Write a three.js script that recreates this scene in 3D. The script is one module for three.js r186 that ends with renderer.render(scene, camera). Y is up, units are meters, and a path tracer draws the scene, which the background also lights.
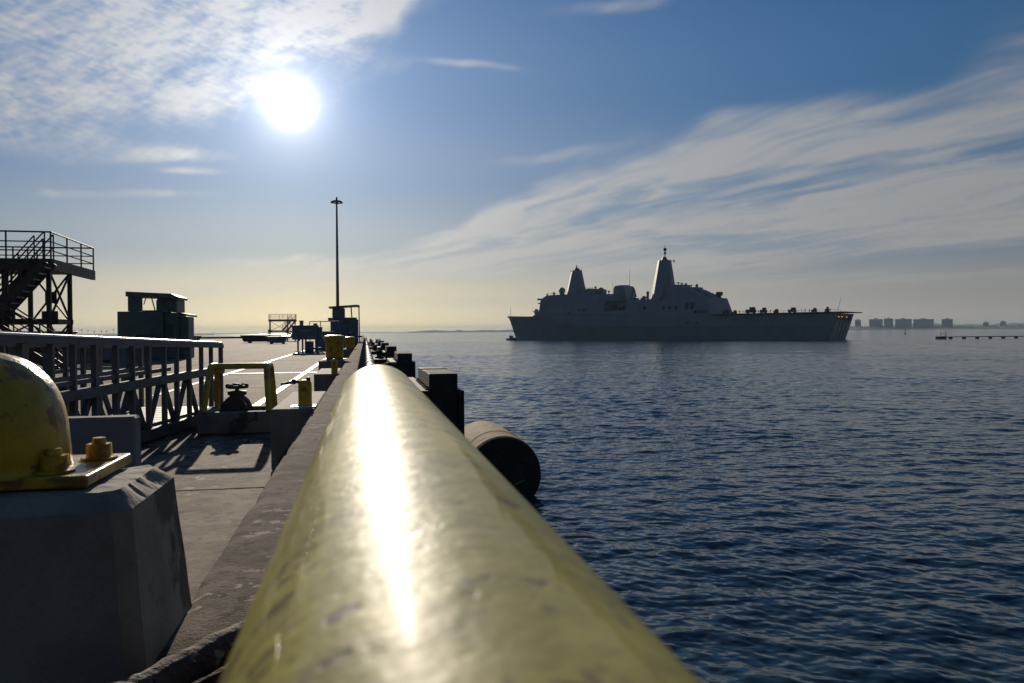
import * as THREE from 'three';
import { mergeGeometries, toCreasedNormals } from 'three/addons/utils/BufferGeometryUtils.js';
import { RoundedBoxGeometry } from 'three/addons/geometries/RoundedBoxGeometry.js';
import { Brush, Evaluator, SUBTRACTION } from 'three-bvh-csg';

// ---------------------------------------------------------------- camera, sky, sun, exposure
const scene = new THREE.Scene();
const EYE = 5.3;                                   // the lens rests just above a yellow guard rail, 5.3 m over the water
const camera = new THREE.PerspectiveCamera(46.34, 1024 / 683, 0.02, 30000);
camera.position.set(0, EYE, 0);
camera.rotation.order = 'YXZ';
camera.rotation.set(-0.0127, -0.1820, -0.0071);
camera.focus = 30;
camera.userData.fStop = 14;
scene.add(camera);

const renderer = new THREE.WebGLRenderer();
renderer.toneMapping = THREE.LinearToneMapping;
renderer.toneMappingExposure = 1.0;
renderer.shadowMap.enabled = true;

const RAD = Math.PI / 180;
const SUN_AZ = -4.95, SUN_EL = 15.5;               // degrees right of the pier's axis, and up
const toDir = (az, el) => new THREE.Vector3(Math.cos(el * RAD) * Math.sin(az * RAD), Math.sin(el * RAD), -Math.cos(el * RAD) * Math.cos(az * RAD));
const sunDir = toDir(SUN_AZ, SUN_EL);
const sun = new THREE.DirectionalLight(new THREE.Color(1.0, 0.88, 0.70), 3.8);
sun.position.copy(sunDir).multiplyScalar(400);
sun.castShadow = true;
sun.shadow.mapSize.set(4096, 4096);
Object.assign(sun.shadow.camera, { left: -120, right: 120, top: 120, bottom: -120, near: 1, far: 900 });
scene.add(sun, sun.target);

// noise
function hash(x, y, s) { let h = Math.imul(x, 374761393) ^ Math.imul(y, 668265263) ^ Math.imul(s, 2147483647 - 91); h = Math.imul(h ^ (h >>> 13), 1274126177); h = Math.imul(h ^ (h >>> 15), 2246822519); return ((h ^ (h >>> 16)) >>> 0) / 4294967296; }
function vnoise(x, y, s = 0, per = 0) {
  const xi = Math.floor(x), yi = Math.floor(y), fx = x - xi, fy = y - yi;
  const u = fx * fx * fx * (fx * (fx * 6 - 15) + 10), v = fy * fy * fy * (fy * (fy * 6 - 15) + 10);
  let x0 = xi, x1 = xi + 1, y0 = yi, y1 = yi + 1;
  if (per) { x0 = ((x0 % per) + per) % per; x1 = ((x1 % per) + per) % per; y0 = ((y0 % per) + per) % per; y1 = ((y1 % per) + per) % per; }
  const a = hash(x0, y0, s), b = hash(x1, y0, s), c = hash(x0, y1, s), d = hash(x1, y1, s);
  return a + (b - a) * u + (c - a) * v + (a - b - c + d) * u * v;
}
function fbm(x, y, oct, s = 0, per = 0, gain = 0.5) { let a = 0, w = 1, t = 0; for (let i = 0; i < oct; i++) { a += w * vnoise(x, y, s + i * 17, per); t += w; w *= gain; x *= 2; y *= 2; if (per) per *= 2; } return a / t; }
const clamp = (x, a = 0, b = 1) => Math.min(b, Math.max(a, x));
const smooth = (a, b, x) => { const t = clamp((x - a) / (b - a)); return t * t * (3 - 2 * t); };
const mix = (a, b, t) => a + (b - a) * t;
let seed = 7; const rnd = () => { seed = (seed * 1664525 + 1013904223) >>> 0; return seed / 4294967296; };

// sky: clear winter air, a bright aureole round the sun, cirrus drawn out towards the sun's side
const cloudBanks = [   // azimuth, elevation, half sizes in degrees, tilt in degrees, strength
  [-10, 19.6, 11, 3.4, 14, 1.1], [-1, 21.7, 8, 1.7, 24, 1.1], [-16, 17.2, 7, 2.4, -4, 0.75], [-9.5, 15.4, 4.6, 1.6, 10, 0.95],
  [-22, 12.4, 7, 2.0, 4, 0.7], [-12.5, 11.5, 3.2, 0.5, 6, 0.75], [-11.5, 10.6, 2.2, 0.3, 4, 0.6], [-15, 9.0, 6, 0.35, 3, 0.5], [-28, 20, 8, 5, 10, 0.7], [-20, 15.0, 5, 0.8, 6, 0.5],
  [10, 8.3, 6.5, 0.95, 22, 1.0], [18, 10.4, 7, 1.2, 15, 1.05], [27, 11.4, 9, 2.0, 10, 1.1], [36, 10.6, 9, 2.4, -4, 1.0], [42, 12.6, 6, 0.8, 3, 0.7], [27, 7.2, 16, 1.6, 4, 0.95], [40, 6.6, 12, 1.6, 2, 0.85],
  [9, 6.2, 9, 1.0, 9, 0.9], [2, 4.6, 9, 0.7, 5, 0.95], [-6, 4.9, 4, 0.4, 4, 0.95], [20, 4.4, 14, 0.7, 1, 0.75], [36, 3.3, 14, 0.5, 1, 0.6], [-8, 2.9, 12, 0.6, 1, 0.6], [12, 2.2, 12, 0.35, 1, 0.5], [14, 12.4, 4.5, 0.5, 7, 0.4], [8, 18.4, 3.5, 0.3, -4, 0.5], [19, 22.3, 6, 0.8, 5, 0.5], [5.5, 6.9, 2.5, 0.4, 12, 0.6],
  [60, 14, 20, 6, 6, 0.8], [-55, 14, 18, 5, -4, 0.8], [95, 26, 22, 7, 8, 0.7], [150, 30, 26, 8, -6, 0.7], [-110, 22, 24, 6, 5, 0.7], [-160, 12, 20, 4, 3, 0.6], [20, 52, 40, 8, 12, 0.5], [110, 8, 25, 3, 2, 0.6], [180, 8, 25, 3, 2, 0.6],
];
function makeSky() {
  const W = 4096, H = 2048, data = new Float32Array(W * H * 4), out = [0, 0, 0];
  const sA = Math.sin(-20 * RAD), cA = Math.cos(-20 * RAD);
  for (let j = 0; j < H; j++) {
    const el = ((j + 0.5) / H - 0.5) * 180, e = Math.max(0, el), below = el < -1;
    const stops = [[0, 1.0, 0.94, 0.74], [2.5, 0.78, 0.77, 0.67], [6, 0.48, 0.565, 0.66], [11, 0.31, 0.44, 0.66], [17, 0.20, 0.355, 0.64], [24, 0.14, 0.285, 0.58], [45, 0.105, 0.22, 0.48], [90, 0.08, 0.17, 0.40]];
    let k = 0; while (k < stops.length - 2 && e > stops[k + 1][0]) k++;
    const t = smooth(0, 1, clamp((e - stops[k][0]) / (stops[k + 1][0] - stops[k][0])));
    const base = [1, 2, 3].map((c) => mix(stops[k][c], stops[k + 1][c], t));
    for (let i = 0; i < W; i++) {
      const o = (j * W + i) * 4; data[o + 3] = 1;
      if (below) { data[o] = 0.05; data[o + 1] = 0.07; data[o + 2] = 0.09; continue; }
      const ang = ((i + 0.5) / W - 0.5) * 2 * Math.PI, dx = Math.cos(ang), dz = Math.sin(ang);   // u = atan2(z, x)
      let az = Math.atan2(dx, -dz) / RAD;
      const ce = Math.cos(e * RAD), d = new Array(3); d[0] = dx * ce; d[1] = Math.sin(e * RAD); d[2] = dz * ce;
      const g = Math.acos(clamp(d[0] * sunDir.x + d[1] * sunDir.y + d[2] * sunDir.z, -1, 1)) / RAD;
      const side = 0.16 + 0.38 * Math.exp(-g / 40) + 0.50 * Math.exp(-g / 20);
      const warm = 1.0 * Math.exp(-e / 4.5) * Math.exp(-Math.abs(az - SUN_AZ) / 24);
      const red = mix(1, 0.66, smooth(10, 42, g) * smooth(1, 12, e)); out[0] = base[0] * red * side * (1 + 1.0 * warm); out[1] = base[1] * side * (1 + 0.72 * warm); out[2] = base[2] * (1 + 0.16 * smooth(10, 40, g)) * side * (1 + 0.2 * warm);
      const au = 7 * Math.exp(-((g / 0.85) ** 2)) + 2.1 * Math.exp(-g / 1.05) + 0.30 * Math.exp(-g / 3) + 0.15 * Math.exp(-g / 9);
      // clouds
      let m = 0; const sw = e < 40 ? 1 : 0, za = az + sw * 7 * (fbm(az * 0.16 + 50, e * 0.33 + 9, 3, 91) - 0.5), ze = e + sw * (0.4 + 0.22 * Math.min(e, 16)) * (fbm(az * 0.16 + 20, e * 0.35 + 70, 2, 95, 0, 0.5) - 0.5);
      for (const b of cloudBanks) {
        const wk = Math.min(1, b[3] / 1.8); let da = mix(az, za, wk) - b[0]; if (da > 180) da -= 360; if (da < -180) da += 360;
        if (Math.abs(da) > b[2] * 2.4 + 6) continue;
        const de = mix(e, ze, wk) - b[1], c = Math.cos(b[4] * RAD), s = Math.sin(b[4] * RAD), x = (da * c + de * s) / b[2], y = (-da * s + de * c) / b[3], q = x * x + y * y;
        if (q < 5) m = 1 - (1 - m) * (1 - clamp(b[5] * Math.exp(-q * 0.9), 0, 0.97));
      }
      let dens = 0;
      if (m > 0.02) {
        const inv = 1 / (Math.tan(Math.min(e, 80) * RAD) + 0.035), px = dx * inv, pz = -dz * inv;   // on a level sheet of cloud
        const al = px * sA + pz * cA, ac = px * cA - pz * sA;
        const wx = fbm(al * 0.5 + 31, ac * 0.8 + 7, 4, 3) - 0.5, wy = fbm(al * 0.5 + 3, ac * 0.8 + 57, 4, 9) - 0.5;
        const big = fbm(al * 0.55 + wx * 1.8 + 11, ac * 1.5 + wy * 2.6, 5, 21, 0, 0.55);
        const fine = fbm(al * 1.3 + wx * 4 + 5, ac * 6.5 + wy * 6, 6, 41, 0, 0.58);
        const rip = 0.6 * fbm((az + e * 0.5) * 0.55 + wx * 5, (e - az * 0.42) * 2.6 + wy * 7, 6, 77, 0, 0.66) + 0.4 * fbm((az - e * 0.9) * 1.1 + wx * 7, (e + az * 0.25) * 6.5 + wy * 5, 3, 79, 0, 0.6);      // mackerel ripples, in the sheet left of the sun
        const rw = smooth(6, -3, az) * smooth(9, 13, e) * 0.30, k2 = mix(1.6, 2.7, rw / 0.3);
        const f = clamp(0.5 + k2 * (mix(0.55 * big + 0.45 * fine, rip, rw) - 0.5));
        dens = smooth(0.12, mix(0.78, 0.90, rw / 0.3), m * (0.20 + 1.2 * f));
        dens = clamp(dens * mix(0.72 + 0.5 * fine, 0.35 + 1.3 * rip, rw * 1.8));
      }
      const cb = 0.25 + 0.44 * Math.exp(-g / 26) + 0.38 * Math.exp(-g / 7), low = Math.exp(-e / 6) * (0.25 + 0.75 * Math.exp(-Math.abs(az - SUN_AZ) / 24));
      const cl = [cb * (1.0 + 0.20 * low), cb * (1.01 + 0.06 * low), cb * (1.03 - 0.24 * low)];
      const sunTint = [1, 0.97, 0.9];
      for (let c = 0; c < 3; c++) data[o + c] = mix(out[c], Math.max(cl[c], out[c] * 0.9), dens * 0.84) + au * sunTint[c];
    }
  }
  const tex = new THREE.DataTexture(data, W, H, THREE.RGBAFormat, THREE.FloatType);
  tex.mapping = THREE.EquirectangularReflectionMapping; tex.magFilter = THREE.LinearFilter; tex.minFilter = THREE.LinearFilter; tex.wrapS = THREE.RepeatWrapping; tex.needsUpdate = true;
  return tex;
}
scene.background = makeSky();
scene.environment = scene.background;
scene.fog = new THREE.FogExp2(new THREE.Color(0.62, 0.82, 1.0), 0.000085);

// ---------------------------------------------------------------- helpers
const used = new Set();
function numbered(name) { if (!used.has(name)) { used.add(name); return name; } let k = 1; while (used.has(name + '_' + String(k).padStart(3, '0'))) k++; const n = name + '_' + String(k).padStart(3, '0'); used.add(n); return n; }
function tag(o, label, category, group, kind) { o.userData.label = label; if (category) o.userData.category = category; if (group) o.userData.group = group; if (kind) o.userData.kind = kind; return o; }
function flat(g) { return g.index ? g.toNonIndexed() : g; }
function boxUV(g) {                                                  // uv in metres, by the way each face points
  g = flat(g); const p = g.attributes.position, uv = new Float32Array(p.count * 2), a = new THREE.Vector3(), b = new THREE.Vector3(), c = new THREE.Vector3(), n = new THREE.Vector3();
  for (let i = 0; i < p.count; i += 3) {
    a.fromBufferAttribute(p, i); b.fromBufferAttribute(p, i + 1); c.fromBufferAttribute(p, i + 2);
    n.copy(b).sub(a).cross(c.clone().sub(a)); const x = Math.abs(n.x), y = Math.abs(n.y), z = Math.abs(n.z);
    [a, b, c].forEach((v, k) => { const q = (i + k) * 2; if (y >= x && y >= z) { uv[q] = v.x; uv[q + 1] = v.z; } else if (x >= z) { uv[q] = v.z; uv[q + 1] = v.y; } else { uv[q] = v.x; uv[q + 1] = v.y; } });
  }
  g.setAttribute('uv', new THREE.BufferAttribute(uv, 2)); return g;
}
function clean(g) { g = flat(g); for (const k of Object.keys(g.attributes)) if (!['position', 'normal', 'uv'].includes(k)) g.deleteAttribute(k); if (!g.attributes.normal) g.computeVertexNormals(); return boxUV(g); }
const merge = (list) => mergeGeometries(list.map(clean));
function obj(name, geo, mat, parent = scene) {
  const g = Array.isArray(geo) ? merge(geo) : geo, m = new THREE.Mesh(g, mat);
  m.name = parent === scene ? numbered(name) : name; m.castShadow = m.receiveShadow = true; parent.add(m); return m;
}
function group(name, x = 0, y = 0, z = 0, turn = 0) { const g = new THREE.Group(); g.name = numbered(name); g.position.set(x, y, z); g.rotation.y = turn; scene.add(g); return g; }
function copyOf(o, x, y, z, turn, label) { const c = o.clone(); c.name = numbered(o.name.replace(/_\d{3}$/, '')); c.position.set(x, y, z); c.rotation.y = turn; c.userData = { ...o.userData, label }; scene.add(c); return c; }
const V = (x, y, z) => new THREE.Vector3(x, y, z);
function box(x0, x1, y0, y1, z0, z1) { const g = new THREE.BoxGeometry(Math.abs(x1 - x0), Math.abs(y1 - y0), Math.abs(z1 - z0)); g.translate((x0 + x1) / 2, (y0 + y1) / 2, (z0 + z1) / 2); return g; }
function rbox(x0, x1, y0, y1, z0, z1, r = 0.01, s = 2) { const g = new RoundedBoxGeometry(Math.abs(x1 - x0), Math.abs(y1 - y0), Math.abs(z1 - z0), s, r); g.translate((x0 + x1) / 2, (y0 + y1) / 2, (z0 + z1) / 2); return g; }
function cyl(x, y0, y1, z, r0, r1 = r0, n = 20) { const g = new THREE.CylinderGeometry(r1, r0, y1 - y0, n); g.translate(x, (y0 + y1) / 2, z); return g; }
function bar(a, b, r, n = 8, r1 = r) { const d = b.clone().sub(a), g = new THREE.CylinderGeometry(r1, r, d.length(), n); g.applyQuaternion(new THREE.Quaternion().setFromUnitVectors(V(0, 1, 0), d.clone().normalize())); const m = a.clone().add(b).multiplyScalar(0.5); g.translate(m.x, m.y, m.z); return g; }
function beam(a, b, w, h) {                                          // box from a to b, w level and h upright
  const d = b.clone().sub(a), len = d.length(), z = d.clone().normalize(); let x = V(0, 1, 0).cross(z); if (x.length() < 1e-4) x = V(1, 0, 0); x.normalize(); const y = z.clone().cross(x);
  const g = new THREE.BoxGeometry(w, h, len), m = new THREE.Matrix4().makeBasis(x, y, z); const c = a.clone().add(b).multiplyScalar(0.5); m.setPosition(c); g.applyMatrix4(m); return g;
}
function tube(pts, r, seg = 40, n = 12, tension = 0.5) { return new THREE.TubeGeometry(new THREE.CatmullRomCurve3(pts, false, 'centripetal', tension), seg, r, n, false); }
function bent(points, R, r, n = 12, seg = 8) {                       // pipe along straight runs with round elbows
  const path = new THREE.CurvePath(); let from = points[0];
  for (let i = 1; i < points.length - 1; i++) {
    const p = points[i], a = points[i - 1].clone().sub(p).normalize(), b = points[i + 1].clone().sub(p).normalize();
    const half = Math.acos(clamp(a.dot(b), -1, 1)) / 2, cut = R / Math.tan(half), s = p.clone().addScaledVector(a, cut), e = p.clone().addScaledVector(b, cut), c = p.clone().addScaledVector(a.clone().add(b).normalize(), R / Math.sin(half));
    path.add(new THREE.LineCurve3(from, s));
    const u = s.clone().sub(c), w = e.clone().sub(c), th = u.angleTo(w), ax = u.clone().cross(w).normalize(); let last = s;
    for (let k = 1; k <= seg; k++) { const q = c.clone().add(u.clone().applyAxisAngle(ax, th * k / seg)); path.add(new THREE.LineCurve3(last, q)); last = q; }
    from = e;
  }
  path.add(new THREE.LineCurve3(from, points[points.length - 1]));
  const P = [path.curves[0].v1, ...path.curves.map((c) => c.v2)];
  // sweep rings by parallel transport
  const pos = [], nor = [], uv = [], idx = []; let side = null, run = 0;
  P.forEach((p, i) => {
    const t = (i === 0 ? P[1].clone().sub(p) : i === P.length - 1 ? p.clone().sub(P[i - 1]) : P[i + 1].clone().sub(p).normalize().add(p.clone().sub(P[i - 1]).normalize())).normalize();
    if (i) run += p.distanceTo(P[i - 1]);
    if (!side) { side = Math.abs(t.y) > 0.9 ? V(1, 0, 0) : V(0, 1, 0).cross(t).normalize(); }
    side = side.clone().addScaledVector(t, -side.dot(t)).normalize(); const up = t.clone().cross(side);
    for (let k = 0; k <= n; k++) { const a = k / n * 2 * Math.PI, d = side.clone().multiplyScalar(Math.cos(a)).addScaledVector(up, Math.sin(a)); pos.push(p.x + d.x * r, p.y + d.y * r, p.z + d.z * r); nor.push(d.x, d.y, d.z); uv.push(k / n, run); }
    if (i) for (let k = 0; k < n; k++) { const a = (i - 1) * (n + 1) + k, b = a + n + 1; idx.push(a, a + 1, b, b, a + 1, b + 1); }
  });
  const g = new THREE.BufferGeometry(); g.setAttribute('position', new THREE.Float32BufferAttribute(pos, 3)); g.setAttribute('normal', new THREE.Float32BufferAttribute(nor, 3)); g.setAttribute('uv', new THREE.Float32BufferAttribute(uv, 2)); g.setIndex(idx); return g;
}
function lathe(pts, n = 32) { return new THREE.LatheGeometry(pts.map(([r, y]) => new THREE.Vector2(Math.max(r, 1e-4), y)), n); }
function profileSolid(profile, halfWidth) {                          // side outline (x, y) given a half width that depends on height; closed
  const pts = profile.map(([x, y]) => new THREE.Vector2(x, y)); if (THREE.ShapeUtils.area(pts) < 0) pts.reverse();
  const tri = THREE.ShapeUtils.triangulateShape(pts, []), pos = []; const w = (p) => (typeof halfWidth === 'function' ? halfWidth(p.y, p.x) : halfWidth);
  const A = (p, s) => [p.x, p.y, s * w(p)];
  for (const [a, b, c] of tri) { pos.push(...A(pts[a], 1), ...A(pts[b], 1), ...A(pts[c], 1)); pos.push(...A(pts[a], -1), ...A(pts[c], -1), ...A(pts[b], -1)); }
  for (let i = 0; i < pts.length; i++) { const p = pts[i], q = pts[(i + 1) % pts.length]; pos.push(...A(p, 1), ...A(p, -1), ...A(q, -1), ...A(p, 1), ...A(q, -1), ...A(q, 1)); }
  const g = new THREE.BufferGeometry(); g.setAttribute('position', new THREE.Float32BufferAttribute(pos, 3)); g.computeVertexNormals(); return boxUV(g);
}

// ---------------------------------------------------------------- materials
function dataTex(size, fn, srgb, metres) {
  const d = new Uint8Array(size * size * 4);
  for (let j = 0; j < size; j++) for (let i = 0; i < size; i++) { const c = fn((i + 0.5) / size, (j + 0.5) / size), o = (j * size + i) * 4; if (typeof c === 'number') d[o] = d[o + 1] = d[o + 2] = clamp(c) * 255; else { for (let k = 0; k < 3; k++) d[o + k] = (srgb ? toS(clamp(c[k])) : clamp(c[k])) * 255; } d[o + 3] = 255; }
  const t = new THREE.DataTexture(d, size, size); t.wrapS = t.wrapT = THREE.RepeatWrapping; t.magFilter = THREE.LinearFilter; t.minFilter = THREE.LinearMipmapLinearFilter; t.generateMipmaps = true; if (srgb) t.colorSpace = THREE.SRGBColorSpace; t.repeat.set(1 / metres[0], 1 / metres[1]); t.needsUpdate = true; return t;
}
const toS = (c) => (c <= 0.0031308 ? c * 12.92 : 1.055 * c ** (1 / 2.4) - 0.055);
const F = (u, v, per, oct, s, g) => fbm(u * per, v * per, oct, s, per, g);
function mottled(base, amount, patchColor, patchAt, metres, size = 512, s = 1, per = 4) {
  return dataTex(size, (u, v) => { const a = F(u, v, per, 6, s, 0.62), b = F(u, v, per * 2, 4, s + 5), p = smooth(patchAt, patchAt + 0.09, F(u, v, per, 6, s + 50, 0.6)), g = 1 + amount * (a - 0.5) * 2 + amount * 0.6 * (hash(u * size | 0, v * size | 0, s) - 0.5) + amount * 0.5 * (b - 0.5); return base.map((c, k) => mix(c * g, patchColor[k] * (0.75 + 0.5 * b), p)); }, true, metres);
}
const roughTex = (lo, hi, metres, s = 3, per = 6) => dataTex(256, (u, v) => mix(lo, hi, F(u, v, per, 5, s, 0.6)), false, metres);
const bumpNoise = (metres, s = 9, per = 8, g = 0.65, size = 512) => dataTex(size, (u, v) => F(u, v, per, 6, s, g), false, metres);
const std = (o) => new THREE.MeshStandardMaterial(o);
const phys = (o) => new THREE.MeshPhysicalMaterial(o);
const rgb = (r, g, b) => new THREE.Color().setRGB(r, g, b);

// worn asphaltic deck: brown grey with pale spatter, oil patches and grit
const deckTone = (u, v, sd) => {                                     // blotches, scaly wear, pits and pale flakes
  const a = F(u, v, 6, 6, sd, 0.62), b = F(u, v, 40, 4, sd + 3, 0.6), st = smooth(0.55, 0.66, F(u, v, 5, 5, sd + 12, 0.58)), sp = hash(u * 2048 | 0, v * 2048 | 0, sd + 4);
  const fl = smooth(0.70, 0.75, F(u, v, 64, 3, sd + 6, 0.55)) * smooth(0.42, 0.6, F(u, v, 7, 3, sd + 8)), pit = smooth(0.70, 0.75, F(u, v, 90, 2, sd + 9));
  return Math.max(0.12, 0.10 + 1.2 * a + 1.7 * (b - 0.38) + 0.6 * (sp - 0.5) - 0.38 * st + 2.2 * fl - 0.6 * pit);
};
const deckMap = dataTex(2048, (u, v) => { const g = deckTone(u, v, 2); return [0.185 * g, 0.138 * g, 0.096 * g]; }, true, [6, 6]);
const deckBump = dataTex(1024, (u, v) => 0.55 * F(u, v, 14, 6, 8, 0.7) + 0.35 * hash(u * 1024 | 0, v * 1024 | 0, 14) + 0.1 * F(u, v, 4, 2, 3), false, [3, 3]);
const M = {
  deck: phys({ map: deckMap, bumpMap: deckBump, bumpScale: 0.007, roughness: 0.86, specularIntensity: 0.42 }),
  kerb: phys({ map: dataTex(1024, (u, v) => { const g = deckTone(u, v, 32); return [0.145 * g, 0.112 * g, 0.083 * g]; }, true, [3.1, 3.1]), bumpMap: deckBump, bumpScale: 0.006, roughness: 0.95, specularIntensity: 0.35 }),
  concrete: std({ map: mottled([0.21, 0.19, 0.155], 0.5, [0.09, 0.075, 0.055], 0.56, [1.7, 1.7], 1024, 21, 5), bumpMap: bumpNoise([0.9, 0.9], 23, 10, 0.66, 1024), bumpScale: 0.006, roughness: 0.85 }),
  concreteGrey: std({ map: mottled([0.17, 0.175, 0.18], 0.25, [0.10, 0.10, 0.095], 0.64, [2.2, 2.2], 512, 61, 5), bumpMap: bumpNoise([1, 1], 23), bumpScale: 0.004, roughness: 0.85 }),
  yellow: std({ map: mottled([0.47, 0.295, 0.004], 0.34, [0.20, 0.10, 0.012], 0.57, [0.42, 0.42], 512, 71, 5), bumpMap: bumpNoise([0.4, 0.4], 29), bumpScale: 0.0025, roughnessMap: roughTex(0.18, 0.5, [0.5, 0.5], 5), roughness: 1 }),
  yellowFar: std({ map: mottled([0.45, 0.33, 0.03], 0.22, [0.22, 0.12, 0.05], 0.6, [1.2, 1.2], 256, 81, 5), roughness: 0.45 }),
  rust: std({ map: mottled([0.075, 0.045, 0.03], 0.6, [0.26, 0.22, 0.16], 0.56, [0.35, 0.35], 512, 91, 9), bumpMap: bumpNoise([0.14, 0.14], 33, 6), bumpScale: 0.012, roughness: 0.85 }),
  steel: std({ map: mottled([0.085, 0.09, 0.10], 0.3, [0.06, 0.045, 0.035], 0.62, [0.9, 0.9], 256, 101, 5), roughness: 0.5, metalness: 0.2 }),
  alu: std({ map: mottled([0.26, 0.265, 0.27], 0.3, [0.16, 0.14, 0.12], 0.62, [0.8, 0.8], 256, 105, 5), roughness: 0.5, metalness: 0.3 }),
  brown: std({ map: mottled([0.085, 0.06, 0.045], 0.35, [0.05, 0.035, 0.03], 0.6, [1.5, 1.5], 256, 111, 5), roughness: 0.6, metalness: 0.2 }),
  teal: std({ map: mottled([0.075, 0.135, 0.13], 0.22, [0.09, 0.075, 0.05], 0.68, [2, 2], 512, 121, 5), bumpMap: bumpNoise([1.5, 1.5], 25), bumpScale: 0.006, roughness: 0.55 }),
  tealDark: std({ color: rgb(0.035, 0.06, 0.06), roughness: 0.6 }),
  blueGrey: std({ map: mottled([0.12, 0.15, 0.17], 0.22, [0.1, 0.08, 0.06], 0.68, [2, 2], 256, 131, 5), roughness: 0.5 }),
  black: std({ map: mottled([0.022, 0.021, 0.02], 0.4, [0.045, 0.04, 0.034], 0.62, [1.2, 1.2], 256, 141, 5), bumpMap: bumpNoise([0.8, 0.8], 37), bumpScale: 0.01, roughness: 0.75 }),
  timber: std({ map: dataTex(512, (u, v) => { const g = 0.6 + 0.8 * fbm(u * 40, v * 5, 5, 8, 0, 0.6); return [0.075 * g, 0.062 * g, 0.05 * g]; }, true, [0.8, 0.8]), bumpMap: bumpNoise([0.5, 0.5], 39), bumpScale: 0.008, roughness: 0.8 }),
  railSteel: std({ map: mottled([0.35, 0.35, 0.36], 0.2, [0.2, 0.17, 0.14], 0.66, [0.6, 0.6], 256, 107, 5), roughness: 0.3, metalness: 0.6 }),
  pipe: std({ map: mottled([0.20, 0.195, 0.18], 0.3, [0.11, 0.09, 0.07], 0.6, [0.8, 0.8], 256, 109, 5), roughness: 0.65 }),
  bolt: std({ color: rgb(0.32, 0.27, 0.2), roughness: 0.4, metalness: 0.7 }),
  white: std({ map: mottled([0.66, 0.64, 0.58], 0.25, [0.22, 0.2, 0.17], 0.57, [1.2, 1.2], 512, 151, 6), roughness: 0.55 }),
  ship: std({ map: dataTex(512, (u, v) => { const g = 0.88 + 0.2 * fbm(u * 30, v * 5, 4, 9, 0) + 0.1 * (F(u, v, 6, 4, 4) - 0.5); return [0.225 * g, 0.245 * g, 0.262 * g]; }, true, [40, 30]), roughness: 0.6 }),
  shipDark: std({ color: rgb(0.055, 0.06, 0.066), roughness: 0.6 }),
  shipDeck: std({ color: rgb(0.07, 0.072, 0.075), roughness: 0.8 }),
  mast: std({ color: rgb(0.22, 0.235, 0.25), roughness: 0.55 }),
  dome: std({ color: rgb(0.42, 0.43, 0.43), roughness: 0.5 }),
  tower: std({ map: mottled([0.36, 0.34, 0.32], 0.1, [0.3, 0.28, 0.27], 0.6, [60, 60], 128, 161, 4), roughness: 0.8 }),
  glassFar: std({ color: rgb(0.05, 0.065, 0.08), roughness: 0.15 }),
  land: std({ map: mottled([0.075, 0.075, 0.05], 0.4, [0.16, 0.13, 0.09], 0.6, [300, 300], 256, 171, 4), roughness: 0.95 }),
  palm: std({ color: rgb(0.04, 0.055, 0.025), roughness: 0.8 }),
  trunk: std({ color: rgb(0.09, 0.07, 0.05), roughness: 0.9 }),
  cloth: std({ color: rgb(0.05, 0.06, 0.085), roughness: 0.9 }),
  lamp: std({ color: rgb(0.5, 0.3, 0.1), emissive: rgb(1, 0.5, 0.12), emissiveIntensity: 0.9, roughness: 0.5 }),
};
// old cream-yellow gloss paint of the near rail: chips, drips and scuffs
M.railPaint = new THREE.MeshPhysicalMaterial({
  map: dataTex(1024, (u, v) => {
    const a = F(u, v, 6, 6, 201, 0.6), st = smooth(0.6, 0.7, fbm(u * 10, v * 26, 5, 221, 0, 0.6)), chip = Math.max(smooth(0.72, 0.745, F(u, v, 22, 5, 241, 0.6)), 0.8 * smooth(0.76, 0.8, F(u, v, 60, 3, 271, 0.5))), g = 0.66 + 0.68 * a;
    const c = [0.46 * g, 0.39 * g, 0.085 * g]; return c.map((x, k) => mix(mix(x, [0.26, 0.20, 0.07][k], 0.55 * st), [0.16, 0.11, 0.06][k], chip * 0.85));
  }, true, [1, 0.46]),
  bumpMap: dataTex(1024, (u, v) => 0.40 * F(u, v, 5, 4, 251, 0.5) + 0.36 * F(u, v, 30, 4, 261, 0.65) + 0.07 * (1 - smooth(0.7, 0.735, F(u, v, 22, 5, 241, 0.6))), false, [1, 0.46]),
  bumpScale: 0.0019, roughness: 0.5, specularIntensity: 0.12, clearcoat: 0.30, clearcoatRoughness: 0.07,
});
M.floatSkin = std({ map: dataTex(512, (u, v) => { const a = F(u, v, 5, 6, 301, 0.62), p = smooth(0.5, 0.66, F(u, v, 4, 5, 311, 0.6)), s = fbm(u * 4, v * 40, 4, 321, 0, 0.6); const g = 0.7 + 0.6 * a; return [0.21, 0.125, 0.035].map((c, k) => mix(c * g, [0.10, 0.06, 0.025][k], p) * (0.75 + 0.5 * s)); }, true, [3, 3]), bumpMap: bumpNoise([1.2, 1.2], 47), bumpScale: 0.03, roughness: 0.85 });

const DECK = 4.05, KERB = 4.62;

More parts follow.
